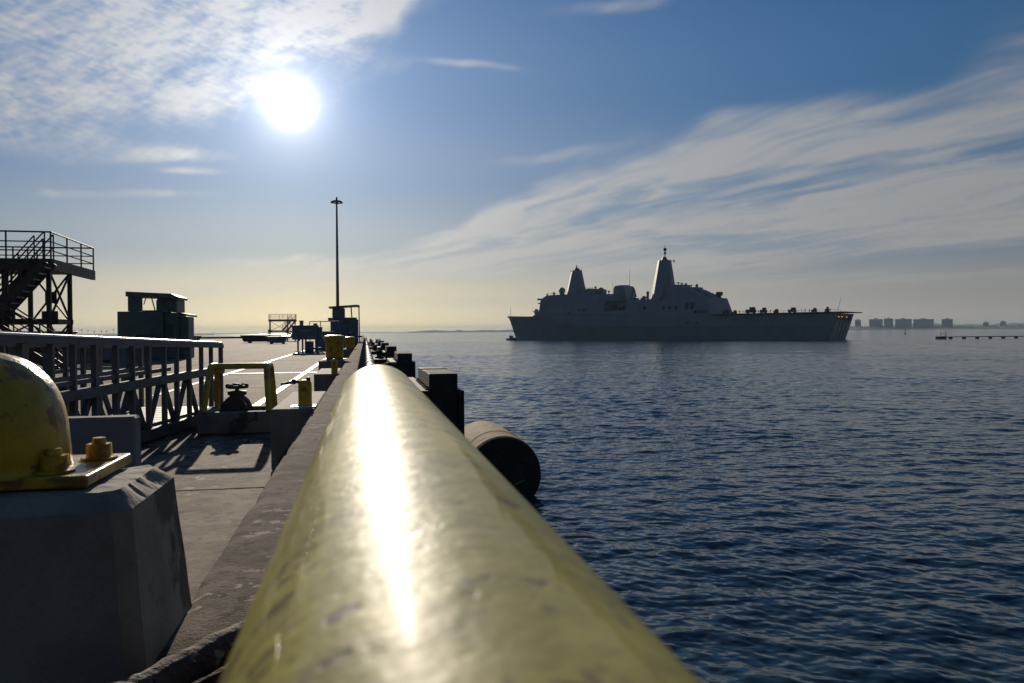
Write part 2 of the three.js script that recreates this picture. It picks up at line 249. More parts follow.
// ---------------------------------------------------------------- the setting: water
const RIPPLE = 0.10;                                // rms slope of the fine ripples
function makeWater() {
  // wind waves: many small crests running across the view, all in world coordinates
  const waves = []; let s = 11; const r = () => { s = (s * 1664525 + 1013904223) >>> 0; return s / 4294967296; };
  for (let i = 0; i < 52; i++) { const L = 0.26 * (12 ** (i / 51)) * (0.9 + 0.2 * r()), th = (-14 + (r() + r() + r() - 1.5) * 70) * RAD, k = 2 * Math.PI / L; waves.push([k * Math.sin(th), k * Math.cos(th), 0.0036 * Math.pow(L, 0.72), r() * 6.283, L]); }
  const radii = []; let q = 0.5; while (q < 9500) { radii.push(q); q += q < 7 ? 0.5 : q < 11 ? 0.12 : q < 22 ? 0.075 : q < 45 ? 0.13 : q < 95 ? 0.26 : q < 180 ? 0.55 : q < 420 ? 0.95 : q < 900 ? 2.4 : q * 0.045; }
  const az = []; for (let a = -180; a < -32; a += 4) az.push(a); for (let a = -32; a < -20; a += 1) az.push(a); for (let a = -20; a < 52; a += 0.125) az.push(a); for (let a = 52; a < 180; a += 4) az.push(a); az.push(180);
  const R = radii.length, C = az.length, pos = new Float32Array(R * C * 3), nor = new Float32Array(R * C * 3), uv = new Float32Array(R * C * 2), idx = new Uint32Array((R - 1) * (C - 1) * 6);
  for (let i = 0; i < R; i++) {
    const rr = radii[i], dr = (radii[Math.min(R - 1, i + 1)] - radii[Math.max(0, i - 1)]) / 2;
    for (let j = 0; j < C; j++) {
      const a = az[j] * RAD, x = rr * Math.sin(a), z = -rr * Math.cos(a), o = i * C + j, da = (az[Math.min(C - 1, j + 1)] - az[Math.max(0, j - 1)]) / 2 * RAD * rr, cell = Math.max(dr, da);
      let h = 0, hx = 0, hz = 0;
      if (cell < 3) {
        const gust = 0.62 + 0.76 * vnoise(x * 0.11 + 40, z * 0.075 + 90, 5) * (0.6 + 0.8 * vnoise(x * 0.02, z * 0.02 + 7, 6));
        for (const w of waves) { const fade = clamp(w[4] / (2.4 * cell) - 0.5); if (!fade) continue; const t = w[0] * x + w[1] * z + w[3], sn = Math.sin(t), c = Math.cos(t), A = w[2] * fade * gust; h += A * (sn + 0.22 * Math.cos(2 * t)); const d = A * (c - 0.44 * Math.sin(2 * t)); hx += d * w[0]; hz += d * w[1]; }
      }
      pos.set([x, h, z], o * 3); const l = Math.hypot(hx, 1, hz); nor.set([-hx / l, 1 / l, -hz / l], o * 3); uv.set([x, -z], o * 2);
    }
  }
  let n = 0; for (let i = 0; i < R - 1; i++) for (let j = 0; j < C - 1; j++) { const a = i * C + j, b = a + C; idx[n++] = a; idx[n++] = a + 1; idx[n++] = b; idx[n++] = b; idx[n++] = a + 1; idx[n++] = b + 1; }
  const g = new THREE.BufferGeometry(); g.setAttribute('position', new THREE.BufferAttribute(pos, 3)); g.setAttribute('normal', new THREE.BufferAttribute(nor, 3)); g.setAttribute('uv', new THREE.BufferAttribute(uv, 2)); g.setIndex(new THREE.BufferAttribute(idx, 1));
  // fine ripples, tiling every 17 m
  const N = 1024, T = 17, rip = []; for (let i = 0; i < 70; i++) { const L = 0.14 * (16 ** (i / 69)), th = (-10 + (r() + r() - 1) * 95) * RAD, k = T / L, kx = Math.round(k * Math.sin(th)), kz = Math.round(k * Math.cos(th)); rip.push([kx * 2 * Math.PI, kz * 2 * Math.PI, Math.pow(L, 1.0), r() * 6.283]); }
  const hgt = new Float32Array(N * N); let mx = 0;
  const row = rip.map(() => [new Float32Array(N), new Float32Array(N), new Float32Array(N), new Float32Array(N)]);
  rip.forEach((w, k) => { for (let i = 0; i < N; i++) { row[k][0][i] = Math.sin(w[0] * i / N + w[3]); row[k][1][i] = Math.cos(w[0] * i / N + w[3]); row[k][2][i] = Math.sin(w[1] * i / N); row[k][3][i] = Math.cos(w[1] * i / N); } });
  for (let j = 0; j < N; j++) for (let i = 0; i < N; i++) { let h = 0; for (let k = 0; k < rip.length; k++) { const q = row[k]; h += rip[k][2] * (q[0][i] * q[3][j] + q[1][i] * q[2][j]); } hgt[j * N + i] = h; mx = Math.max(mx, Math.abs(h)); }
  let sum = 0; const sl = new Float32Array(N * N * 2), at = (i, j) => hgt[((j + N) % N) * N + (i + N) % N];
  for (let j = 0; j < N; j++) for (let i = 0; i < N; i++) { const gx = at(i + 1, j) - at(i - 1, j), gy = at(i, j + 1) - at(i, j - 1); sl[(j * N + i) * 2] = gx; sl[(j * N + i) * 2 + 1] = gy; sum += gx * gx + gy * gy; }
  const k0 = RIPPLE / Math.sqrt(sum / (N * N)), d = new Uint8Array(N * N * 4);
  for (let i = 0; i < N * N; i++) { const x = -sl[i * 2] * k0, y = -sl[i * 2 + 1] * k0, l = Math.hypot(x, y, 1); d[i * 4] = 127.5 + 127.5 * x / l; d[i * 4 + 1] = 127.5 + 127.5 * y / l; d[i * 4 + 2] = 127.5 + 127.5 / l; d[i * 4 + 3] = 255; }
  const t = new THREE.DataTexture(d, N, N); t.wrapS = t.wrapT = THREE.RepeatWrapping; t.magFilter = THREE.LinearFilter; t.repeat.set(1 / T, 1 / T); t.needsUpdate = true;
  const m = new THREE.MeshPhysicalMaterial({ color: rgb(0.020, 0.042, 0.056), roughness: 0.10, ior: 1.333, normalMap: t });
  const w = obj('water', g, m); w.castShadow = false; tag(w, 'dark blue rippled harbour water stretching to the horizon', 'water', null, 'structure');
}
makeWater();

// ---------------------------------------------------------------- the setting: pier
{
  const deck = group('pier_deck'); tag(deck, 'worn brown grey deck of the pier with slab joints', 'pier deck', null, 'structure');
  const W = 6.2, colEdges = []; for (let x = -0.46; x > -57; x -= W) colEdges.push(x);
  const rowEdges = [8, 1.2, -2.85, -6.72]; while (rowEdges[rowEdges.length - 1] > -58) rowEdges.push(rowEdges[rowEdges.length - 1] - W);
  for (let r = 0; r < rowEdges.length - 1; r++) for (let c = 0; c < colEdges.length - 1; c++) {
    const lift = (hash(r, c, 3) - 0.5) * 0.006;
    obj('slab', clean(rbox(colEdges[c + 1] + 0.012, colEdges[c] - 0.012, DECK - 0.35, DECK + lift, rowEdges[r + 1] + 0.014, rowEdges[r] - 0.014, 0.015, 1)), M.deck, deck);
  }
  const xl = colEdges[colEdges.length - 1], zf = rowEdges[rowEdges.length - 1];
  obj('far_deck', [box(-75, -0.46, DECK - 0.35, DECK - 0.002, -205, zf - 0.014)], M.deck, deck);
  obj('side_deck', [box(-75, xl - 0.012, DECK - 0.35, DECK - 0.002, zf + 0.001, 8)], M.deck, deck);
  obj('joint_bed', [box(-75, -0.46, DECK - 0.9, DECK - 0.36, -204.9, 7.9)], M.black, deck);
  const wall = obj('quay_wall', [box(-74.9, 0.98, -3, DECK - 0.9, -204.9, 7.9), box(-0.455, 1.0, DECK - 0.899, 3.78, -205, 8)], M.concrete); tag(wall, 'concrete quay wall under the pier edge', 'wall', null, 'structure');
  // bull rail kerb
  const kerb = group('kerb'); tag(kerb, 'rough raised concrete kerb along the pier edge', 'kerb', null, 'structure');
  const ke = [8, 3.1, -1.2]; while (ke[ke.length - 1] > -50) ke.push(ke[ke.length - 1] - 5.9);
  for (let i = 0; i < ke.length - 1; i++) {
    const g = new THREE.BoxGeometry(0.30, KERB - 3.7, ke[i] - ke[i + 1] - 0.012, 8, 6, 90); const p = g.attributes.position;
    for (let k = 0; k < p.count; k++) { const x = p.getX(k), y = p.getY(k), z = p.getZ(k); if (y > 0.44) { const e = Math.abs(x) > 0.14 ? -0.008 - 0.012 * smooth(0.6, 0.85, vnoise(z * 5.1 + i * 9, x * 9, 5)) : 0; p.setY(k, y + e + 0.008 * (fbm(x * 9 + 40, (z + i * 7) * 3, 4, 6) - 0.5)); } if (Math.abs(x) > 0.14) p.setX(k, x + 0.010 * (fbm(y * 6, z * 2.5 + i * 5, 4, 8) - 0.5)); }
    g.translate(-0.30, (KERB + 3.7) / 2, (ke[i] + ke[i + 1]) / 2); g.computeVertexNormals();
    obj('kerb_stone', clean(g), M.kerb, kerb);
  }
  obj('far_kerb', [box(-0.45, -0.15, 3.7, KERB, -205, ke[ke.length - 1])], M.kerb, kerb);
  // low kerbs on the other edges of the pier, against the glittering water
  const far = obj('end_kerb', [box(-75, -0.46, DECK - 0.002, DECK + 0.45, -205, -204.3), box(-75, -74.4, DECK - 0.002, DECK + 0.45, -204.29, 8)], M.kerb); tag(far, 'low dark kerb along the far edges of the pier', 'kerb', null, 'structure');
  // painted lines
  const lines = [[box(-1.93, -1.79, DECK + 0.004, DECK + 0.007, -62, -12.5), 'white painted line on the deck nearest the kerb'], [box(-4.26, -4.12, DECK + 0.004, DECK + 0.007, -62, -17), 'second white painted line farther from the kerb'], [box(-4.11, -0.6, DECK + 0.008, DECK + 0.011, -25.9, -25.7), 'white line painted across the deck']];
  for (const [g, label] of lines) tag(obj('painted_line', [g], M.white), label, 'line', 'painted lines on the deck', 'structure');
}

// far land, hills
function ridge(name, az0, az1, dist, height, baseH, sd, mat, label, depth = 500) {
  const N = 160, pos = [], idx = [];
  for (let i = 0; i <= N; i++) {
    const t = i / N, az = mix(az0, az1, t), env = Math.min(1, 6 * Math.min(t, 1 - t) + 0.15), h = baseH + height * env * (0.6 * fbm(i * 0.075, sd, 5, sd) + 0.4 * fbm(i * 0.6, sd + 9, 3, sd + 4) ** 1.5);
    for (const [d, y] of [[dist, -1], [dist + depth * 0.08, baseH * 0.6], [dist + depth * 0.5, h], [dist + depth, -1]]) pos.push(d * Math.sin(az * RAD), y, -d * Math.cos(az * RAD));
    if (i) for (let k = 0; k < 3; k++) { const a = (i - 1) * 4 + k, b = a + 4; idx.push(a, b, a + 1, b, b + 1, a + 1); }
  }
  const g = new THREE.BufferGeometry(); g.setAttribute('position', new THREE.Float32BufferAttribute(pos, 3)); g.setIndex(idx);
  return tag(obj(name, clean(g), mat), label, 'land', null, 'structure');
}
ridge('far_shore', 30, 52, 4300, 26, 5, 3, M.land, 'low wooded far shore behind the warship stern');
ridge('far_hills', 33, 60, 8200, 75, 15, 8, M.land, 'hazy hills behind the far shore', 900);
ridge('palm_shore', -40, -10, 2900, 8, 5, 5, M.land, 'thin strip of far shore behind the stair tower');
ridge('horizon_shore', 3, 14, 8600, 30, 8, 12, M.land, 'faint low land on the horizon ahead of the warship bow', 300);

// ---------------------------------------------------------------- things close by
{ // the yellow pipe guard that the lens rests on
  const t = group('pipe_guard', 0.0224, 3.78, 0); tag(t, 'large cream yellow pipe rail in the foreground with a sun streak', 'guard rail');
  const y = EYE - 0.127 - 3.78, g = bent([V(0, 0.02, 1.5), V(0, y, 1.5), V(0, y, -1.63), V(0, 0.02, -1.63)], 0.2, 0.07, 72, 16);
  obj('rail_pipe', g, M.railPaint, t);
  for (const z of [1.5, -1.63]) { const f = obj('base_flange', [cyl(0, 0.0, 0.025, z, 0.14, 0.14, 28)], M.yellow, t); for (let k = 0; k < 4; k++) { const a = k * Math.PI / 2 + 0.78; obj('bolt', [cyl(Math.cos(a) * 0.11, 0.0255, 0.05, z + Math.sin(a) * 0.11, 0.018, 0.018, 6)], M.bolt, f); } }
}
function taperedBlock(x0, x1, y0, y1, z0, z1, batter, ch, rough = 1) {   // concrete block: battered sides, planed corners and top edges, slightly crumbled
  const levels = []; for (let k = 0; k <= 16; k++) levels.push([mix(y0, y1 - ch, k / 16), 0]); levels.push([y1 - ch * 0.5, ch * 0.5], [y1, ch]); for (let k = 1; k <= 5; k++) levels.push([y1, mix(ch, Math.min(x1 - x0, z1 - z0) * 0.46, k / 5)]);
  const ringAt = ([y, inset]) => {
    const o = batter * (y1 - y), X0 = x0 - o + inset, X1 = x1 + o - inset, Z0 = z0 - o + inset, Z1 = z1 + o - inset, c = Math.min(ch, (Z1 - Z0) * 0.3, (X1 - X0) * 0.3);
    const corner = [[X0 + c, Z1], [X1 - c, Z1], [X1, Z1 - c], [X1, Z0 + c], [X1 - c, Z0], [X0 + c, Z0], [X0, Z0 + c], [X0, Z1 - c]], out = [];
    corner.forEach((p, i) => { const q = corner[(i + 1) % 8], n = i % 2 ? 3 : 22; for (let k = 0; k < n; k++) out.push([mix(p[0], q[0], k / n), mix(p[1], q[1], k / n)]); });
    return out.map(([x, z]) => { const e = inset > 0 && inset <= ch ? 0.010 : 0.003, d = rough * e * (fbm(x * 22 + y * 17, z * 22 - y * 13 + 5, 4, 7) - 0.5) * 2; return [x + d * Math.sign(x - (x0 + x1) / 2), y + d, z + d * Math.sign(z - (z0 + z1) / 2)]; });
  };
  const R = levels.map(ringAt), n = R[0].length, pos = R.flat(2), idx = [];
  for (let i = 0; i < R.length - 1; i++) for (let k = 0; k < n; k++) { const a = i * n + k, b = i * n + (k + 1) % n; idx.push(a, b, a + n, b, b + n, a + n); }
  const top = pos.length / 3; pos.push((x0 + x1) / 2, y1, (z0 + z1) / 2); for (let k = 0; k < n; k++) idx.push((R.length - 1) * n + k, (R.length - 1) * n + (k + 1) % n, top);
  const g = new THREE.BufferGeometry(); g.setAttribute('position', new THREE.Float32BufferAttribute(pos, 3)); g.setIndex(idx); const b = boxUV(toCreasedNormals(g, 0.4)), q = b.attributes.position, uv = b.attributes.uv, A = V(0, 0, 0), B = V(0, 0, 0), C = V(0, 0, 0);
  for (let i = 0; i < q.count; i += 3) { A.fromBufferAttribute(q, i); B.fromBufferAttribute(q, i + 1).sub(A); C.fromBufferAttribute(q, i + 2).sub(A); const N = B.cross(C).normalize(); for (let k = 0; k < 3; k++) { if (Math.abs(N.y) > 0.5) uv.setXY(i + k, q.getX(i + k), q.getZ(i + k)); else uv.setXY(i + k, q.getX(i + k) - q.getZ(i + k), q.getY(i + k)); } }
  return b;
}
{ // bollard on a chamfered concrete pedestal
  const b = obj('concrete_pedestal', taperedBlock(-1.55, -0.475, DECK + 0.002, 4.975, -2.13, -1.71, 0.10, 0.032), M.concrete); tag(b, 'chamfered dark concrete pedestal in the left foreground', 'pedestal');
  const t = group('domed_bollard', -0.835, 4.978, -1.93); tag(t, 'big yellow domed bollard bolted to the foreground pedestal', 'bollard');
  const pr = [[0.0, 0.285], [0.03, 0.2845], [0.06, 0.278], [0.09, 0.266], [0.115, 0.247], [0.138, 0.222], [0.155, 0.192], [0.167, 0.155], [0.174, 0.11], [0.178, 0.06], [0.181, 0.028], [0.19, 0.024]].reverse();
  const sm = new THREE.CatmullRomCurve3(pr.map(([r, y]) => V(r, y, 0))).getPoints(60).map((p) => [Math.max(0, p.x), p.y]);
  const dg = lathe(sm, 72); { const p = dg.attributes.position, uv = dg.attributes.uv; for (let i = 0; i < p.count; i++) uv.setXY(i, uv.getX(i) * 1.4, uv.getY(i) * 0.7); }
  obj('dome', dg, M.yellow, t);
  const pl = obj('base_plate', [rbox(-0.30, 0.262, 0.001, 0.027, -0.19, 0.135, 0.006)], M.yellow, t); void pl;
  for (const [x, z] of [[0.214, -0.10], [0.178, 0.075], [-0.2, -0.1], [-0.2, 0.07]]) { const n = obj('bolt', [cyl(x, 0.0335, 0.064, z, 0.029, 0.028, 6), cyl(x, 0.0642, 0.078, z, 0.016, 0.014, 12)], M.yellow, t); obj('washer', [cyl(x, 0.0275, 0.0333, z, 0.04, 0.04, 24)], M.yellow, n); }
}
{ // rusty chain lying over the kerb
  const link = (cx, cy, cz, dx, dy, dz, up, len, wid, r) => { const a = V(dx, dy, dz).normalize(), s = a.clone().cross(up).normalize(), pts = []; for (let k = 0; k < 40; k++) { const q = k / 40 * 2 * Math.PI, c = Math.cos(q), sn = Math.sin(q); pts.push(V(cx, cy, cz).addScaledVector(a, Math.sign(c) * (len / 2 - wid / 2) + c * wid / 2).addScaledVector(s, sn * wid / 2)); } const g = new THREE.TubeGeometry(new THREE.CatmullRomCurve3(pts, true), 96, r, 18, true), p = g.attributes.position, nn = g.attributes.normal; for (let i = 0; i < p.count; i++) { const d = 0.012 * (fbm(p.getX(i) * 18, p.getZ(i) * 18 + p.getY(i) * 11, 4, 3) - 0.5); p.setXYZ(i, p.getX(i) + nn.getX(i) * d, p.getY(i) + nn.getY(i) * d, p.getZ(i) + nn.getZ(i) * d); } g.computeVertexNormals(); return boxUV(g); };
  const t = group('rusty_chain'); tag(t, 'heavily rusted chain lying over the kerb beside the pedestal', 'chain');
  obj('link', link(-0.262, 4.659, -1.50, 0.50, 0.0, -0.87, V(0.02, 1, 0.02), 0.62, 0.24, 0.034), M.rust, t);
  obj('link', link(-0.34, 4.70, -0.90, 0.15, 0.10, -0.95, V(0.8, 0.5, 0.1), 0.62, 0.17, 0.034), M.rust, t);
}
{ // grey slab behind the pedestal
  const b = obj('concrete_barrier', taperedBlock(-3.1, -1.335, DECK + 0.002, 4.815, -5.13, -5.0, 0.012, 0.012, 0.3), M.concreteGrey); tag(b, 'plain grey concrete barrier between pedestal and steel brow', 'barrier');
}
{ // steel brow (gangway) lying on the deck
  const t = group('gangway'); tag(t, 'dark steel gangway with trussed sides and shiny handrail on the left', 'gangway');
  const A = V(-3.58, 0, -2.35), B = V(-2.07, 0, -12.25), dir = B.clone().sub(A), len = dir.length(); dir.normalize(); const left = V(-dir.z * -1, 0, 0); left.set(dir.z, 0, -dir.x); if (left.x > 0) left.negate();
  const zAt = (s) => A.z + dir.z * s, at = (s, y, off) => A.clone().addScaledVector(dir, s).addScaledVector(left, off).setY(y);
  const rail = (s) => 5.265 + (s - 4.7) / 5.3 * -0.15, chord = (s) => 4.72 + (s - 5) / 4.6 * 0.05, low = () => 4.15;
  for (const off of [0, 1.15]) {
    const side = off ? 1 : 0;
    obj('top_rail', [beam(at(0, rail(0), off), at(len, rail(len), off), 0.07, 0.055)], M.steel, t); obj('handrail', [bar(at(0, rail(0) + 0.042, off), at(len, rail(len) + 0.042, off), 0.022, 14)], M.railSteel, t);
    obj('top_chord', [beam(at(0, chord(0), off), at(len, chord(len), off), 0.09, 0.10)], M.steel, t);
    obj('toe_rail', [beam(at(0, chord(0) + 0.115, off), at(len - 1.9, chord(len - 1.9) + 0.115, off), 0.03, 0.045)], M.steel, t);
    obj('bottom_chord', [beam(at(0, low(0), off), at(len, low(len), off), 0.09, 0.12)], M.steel, t);
    const n = 24; for (let i = 0; i <= n; i++) {
      const s = 0.03 + (len - 0.06) * i / n + (i % 3 === 1 && !side ? 0.03 : 0);
      obj('post', [beam(at(s, chord(s) + 0.05, off), at(s, rail(s) - 0.028, off), 0.05, i % 3 ? 0.055 : 0.10)], M.steel, t);
      obj('strut', [beam(at(s, low(s) + 0.06, off), at(s, chord(s) - 0.05, off), 0.05, 0.085)], M.steel, t);
      if (i < n) { const e = s + (len - 0.06) / n; obj('diagonal', [beam(at(i % 2 ? s + 0.05 : e - 0.05, chord(s) - 0.05, off + 0.03), at(i % 2 ? e - 0.05 : s + 0.05, low(s) + 0.06, off + 0.03), 0.035, 0.075)], M.steel, t); }
    }
  }
  for (let i = 0; i < 19; i++) { const s = 0.25 + i * 0.5; obj('cross_beam', [beam(at(s, 4.19, 0.05), at(s, 4.19, 1.1), 0.05, 0.05)], M.steel, t); }
  for (let i = 0; i < 33; i++) { const s = 0.16 + i * 0.3; obj('tread_plank', [beam(at(s, 4.232, 0.06), at(s, 4.232, 1.09), 0.26, 0.03)], M.alu, t); }
  for (const off of [0.08, 1.07]) obj('roller', [bar(at(len - 0.12, 4.11, off - 0.045), at(len - 0.12, 4.11, off + 0.045), 0.06, 16)], M.black, t);
}
// valve box with yellow hoop guard
function hoops(parent, w, d, h, r, mat, name = 'guard_hoop') {
  for (const sx of [-1, 1]) obj(name, [bent([V(sx * (w / 2 + 0.05), 0, d / 2 + 0.06), V(sx * w / 2, h, d / 2 - 0.16), V(sx * w / 2, h, -d / 2 + 0.16), V(sx * (w / 2 + 0.03), 0, -d / 2)], 0.11, r, 16, 8)], mat, parent);
  obj('guard_bar', [bar(V(-w / 2 + r * 0.6, h, d / 2 - 0.2), V(w / 2 - r * 0.6, h, d / 2 - 0.2), r, 16)], mat, parent);
}
{
  const t = group('valve_box', -1.60, DECK + 0.002, -10.8); tag(t, 'concrete valve box with yellow hoop guard beside the gangway end', 'valve box');
  const bx = obj('box_wall', [rbox(-0.45, 0.48, 0, 0.27, 0.28, 0.45, 0.02), rbox(-0.45, -0.3, 0, 0.27, -0.45, 0.279, 0.02), rbox(0.33, 0.48, 0, 0.27, -0.45, 0.279, 0.02), rbox(-0.299, 0.329, 0, 0.27, -0.45, -0.29, 0.02)], M.concrete, t); void bx;
  const gd = new THREE.Group(); gd.name = 'pipe_guard'; gd.position.set(0.02, 0.27, 0); t.add(gd); hoops(gd, 0.68, 0.78, 0.56, 0.038, M.yellowFar);
  const v = obj('valve_body', [lathe([[0, 0.0], [0.2, 0.0], [0.2, 0.05], [0.13, 0.08], [0.15, 0.16], [0.19, 0.24], [0.15, 0.33], [0.09, 0.38], [0.12, 0.4], [0.12, 0.44], [0, 0.45]], 20).translate(-0.04, 0.06, -0.02), bar(V(-0.04, 0.29, -0.02), V(-0.04, 0.27, 0.24), 0.13, 16), bar(V(-0.04, 0.27, 0.24), V(-0.04, 0.27, 0.28), 0.17, 16)], M.brown, t);
  obj('handwheel', [new THREE.TorusGeometry(0.11, 0.022, 8, 24).rotateX(Math.PI / 2).translate(-0.04, 0.555, -0.02), bar(V(-0.145, 0.555, -0.02), V(0.065, 0.555, -0.02), 0.014), bar(V(-0.04, 0.555, -0.125), V(-0.04, 0.555, 0.085), 0.014), cyl(-0.04, 0.5, 0.6, -0.02, 0.025, 0.025, 10), ...[0, 1, 2, 3, 4, 5].map((k) => new THREE.SphereGeometry(0.032, 8, 6).translate(-0.04 + 0.115 * Math.cos(k * 1.047), 0.565, -0.02 + 0.115 * Math.sin(k * 1.047)))], M.brown, v);
}
{ // pedestals along the kerb, level with its top, and their posts and bollards
  const T = 4.608, ped = (x, z0, z1, label) => tag(obj('deck_pedestal', [rbox(x, -0.458, DECK + 0.002, T, z1, z0, 0.02)], M.concrete), label, 'pedestal', 'pedestals along the kerb');
  ped(-0.85, -7.5, -9.7, 'nearest concrete pedestal beside the kerb, with a short yellow post'); ped(-0.85, -13.7, -15.9, 'second concrete pedestal beside the kerb, with a slim yellow post'); ped(-1.13, -20.0, -22.2, 'third concrete pedestal beside the kerb, under the large yellow drum'); ped(-1.0, -33.6, -35.6, 'farthest concrete pedestal beside the kerb, under the farther drum');
  const s = group('short_post', -0.56, T + 0.001, -7.72); tag(s, 'short rust stained yellow post on the nearest pedestal', 'post');
  obj('post_body', [lathe([[0, 0], [0.075, 0], [0.075, 0.012], [0.062, 0.02], [0.062, 0.215], [0.055, 0.235], [0.03, 0.25], [0, 0.252]], 24)], M.yellow, s);
  obj('arm', [tube([V(-0.03, 0.225, 0), V(-0.09, 0.235, 0.02), V(-0.15, 0.222, 0), V(-0.21, 0.215, 0.04)], 0.014, 16, 8), new THREE.SphereGeometry(0.026, 10, 8).translate(-0.1, 0.235, 0.01), cyl(0.03, 0.24, 0.275, 0, 0.022, 0.018, 8)], M.brown, s);
  obj('foot_plate', [rbox(-0.13, 0.1, -0.0005, 0.008, -0.12, 0.12, 0.003)], M.white, s);
  const q = group('short_post', -0.52, T + 0.001, -13.95); tag(q, 'slim round topped yellow post on the second pedestal', 'post');
  obj('post_body', [lathe([[0, 0], [0.055, 0], [0.055, 0.19], [0.048, 0.22], [0.028, 0.24], [0, 0.245]], 20)], M.yellow, q);
  const drum = (f) => lathe([[0, 0], [0.21, 0], [0.215, 0.1], [0.225, 0.3], [0.25, 0.5], [0.27, 0.56], [0.27, 0.59], [0.24, 0.615], [0.15, 0.63], [0, 0.632]].map(([r, y]) => [r * f, y * f]), 36);
  const d1 = group('drum_bollard', -0.76, T + 0.001, -20.6); tag(d1, 'large yellow drum bollard with flared top beside the kerb', 'bollard'); obj('drum', [drum(1)], M.yellow, d1); obj('foot_ring', [cyl(0, 0.001, 0.03, 0, 0.29, 0.28, 32)], M.yellow, d1);
  const d2 = group('drum_bollard', -0.62, T + 0.001, -34.2); tag(d2, 'smaller looking farther yellow drum bollard below the cab', 'bollard'); obj('drum', [drum(0.82)], M.yellow, d2); obj('foot_ring', [cyl(0, 0.001, 0.03, 0, 0.24, 0.23, 32)], M.yellow, d2);
}
{ // conduit along the kerb
  const t = group('conduit'); tag(t, 'pale banded pipe running beside the kerb beyond the foreground rail', 'pipe');
  obj('pipe', [bar(V(0.13, 4.42, -7.5), V(0.13, 4.42, -118), 0.115, 20)], M.pipe, t);
  for (let z = -8.5; z > -118; z -= 2.6) obj('coupling', [bar(V(0.13, 4.42, z), V(0.13, 4.42, z - 0.2), 0.134, 20)], M.pipe, t);
  for (let z = -9.5; z > -118; z -= 5.2) obj('saddle', [box(0.0, 0.26, 3.78, 4.34, z - 0.1, z + 0.1)], M.black, t);
}
// fender clusters on the pier's face
function fender(z, label) {
  const t = group('timber_fender', 1.0, 0, z); tag(t, label, 'fender', 'fender clusters along the pier face');
  for (let k = 0; k < 7; k++) { const zz = -k * 0.52, j = (hash(k, Math.round(-z), 5) - 0.5) * 0.03; obj('timber', [rbox(0.32, 0.93, 0.6, 4.42 + j, zz - 0.49, zz, 0.03)], M.timber, t); obj('bolt', [cyl(0.30, 4.06, 4.10, zz - 0.24, 0.05, 0.05, 8), cyl(0.30, 4.1, 4.15, zz - 0.24, 0.025, 0.025, 8)], M.bolt, t); }
  obj('waler', [rbox(0.02, 0.315, 3.62, 4.06, -5.2, 0.06, 0.02)], M.black, t);
  obj('rubbing_board', [rbox(0.94, 1.06, 0.3, 4.05, -3.75, 0.07, 0.02)], M.black, t);
  obj('end_plate', [rbox(0.36, 0.9, 0.7, 4.38, 0.004, 0.05, 0.015)], M.black, t);
  obj('ledge_plate', [rbox(-0.72, -0.01, 3.79, 4.0, -9.2, -5.2, 0.02)], M.timber, t);
  obj('mooring_hook', [lathe([[0, 0], [0.24, 0], [0.24, 0.05], [0.14, 0.08], [0.12, 0.26], [0.2, 0.36], [0, 0.42]], 16).translate(-0.3, 4.003, -7)], M.black, t);
  return t;
}
{
  const zs = [-16.9, -33.6, -50.4, -67, -84, -101];
  const names = ['nearest dark timber fender cluster beside the foreground rail', 'second dark timber fender cluster along the pier edge', 'third dark timber fender cluster along the pier edge', 'fourth dark timber fender cluster along the pier edge', 'fifth dark timber fender cluster along the pier edge', 'farthest dark timber fender cluster near the pier end'];
  const first = fender(zs[0], names[0]); for (let i = 1; i < zs.length; i++) copyOf(first, 1.0, 0, zs[i], 0, names[i]);
}
{ // floating fender
  const t = group('floating_fender', 4.30, 0.72, -25); tag(t, 'large brown cylindrical float with black end beside the pier', 'float');
  const R = 1.24, L = 5.0, g = lathe([[0.01, 0], [R - 0.12, 0], [R - 0.04, -0.03], [R, -0.12], [R, -1.3], [R + 0.02, -1.36], [R + 0.02, -1.5], [R, -1.56], [R, -L + 0.35], [R - 0.1, -L + 0.12], [R - 0.3, -L], [0.01, -L]].reverse(), 56); g.rotateX(Math.PI / 2);
  { const uv = g.attributes.uv; for (let i = 0; i < uv.count; i++) uv.setXY(i, uv.getX(i) * 7.8, uv.getY(i) * 7); }
  obj('float_skin', g, M.floatSkin, t);
  const cap = new THREE.CircleGeometry(R - 0.10, 56); cap.translate(0, 0, 0.012); obj('end_cap', [lathe([[0, 0.02], [R - 0.08, 0.02], [R - 0.03, 0.0], [R - 0.03, -0.02], [0, -0.02]].reverse(), 56).rotateX(Math.PI / 2).translate(0, 0, 0.021)], M.black, t);
  obj('scuff_plate', [box(-0.19, 0.19, -0.03, 0.03, 0.0425, 0.05).rotateZ(0.45).translate(0.5, -0.25, 0)], M.concreteGrey, t);
}

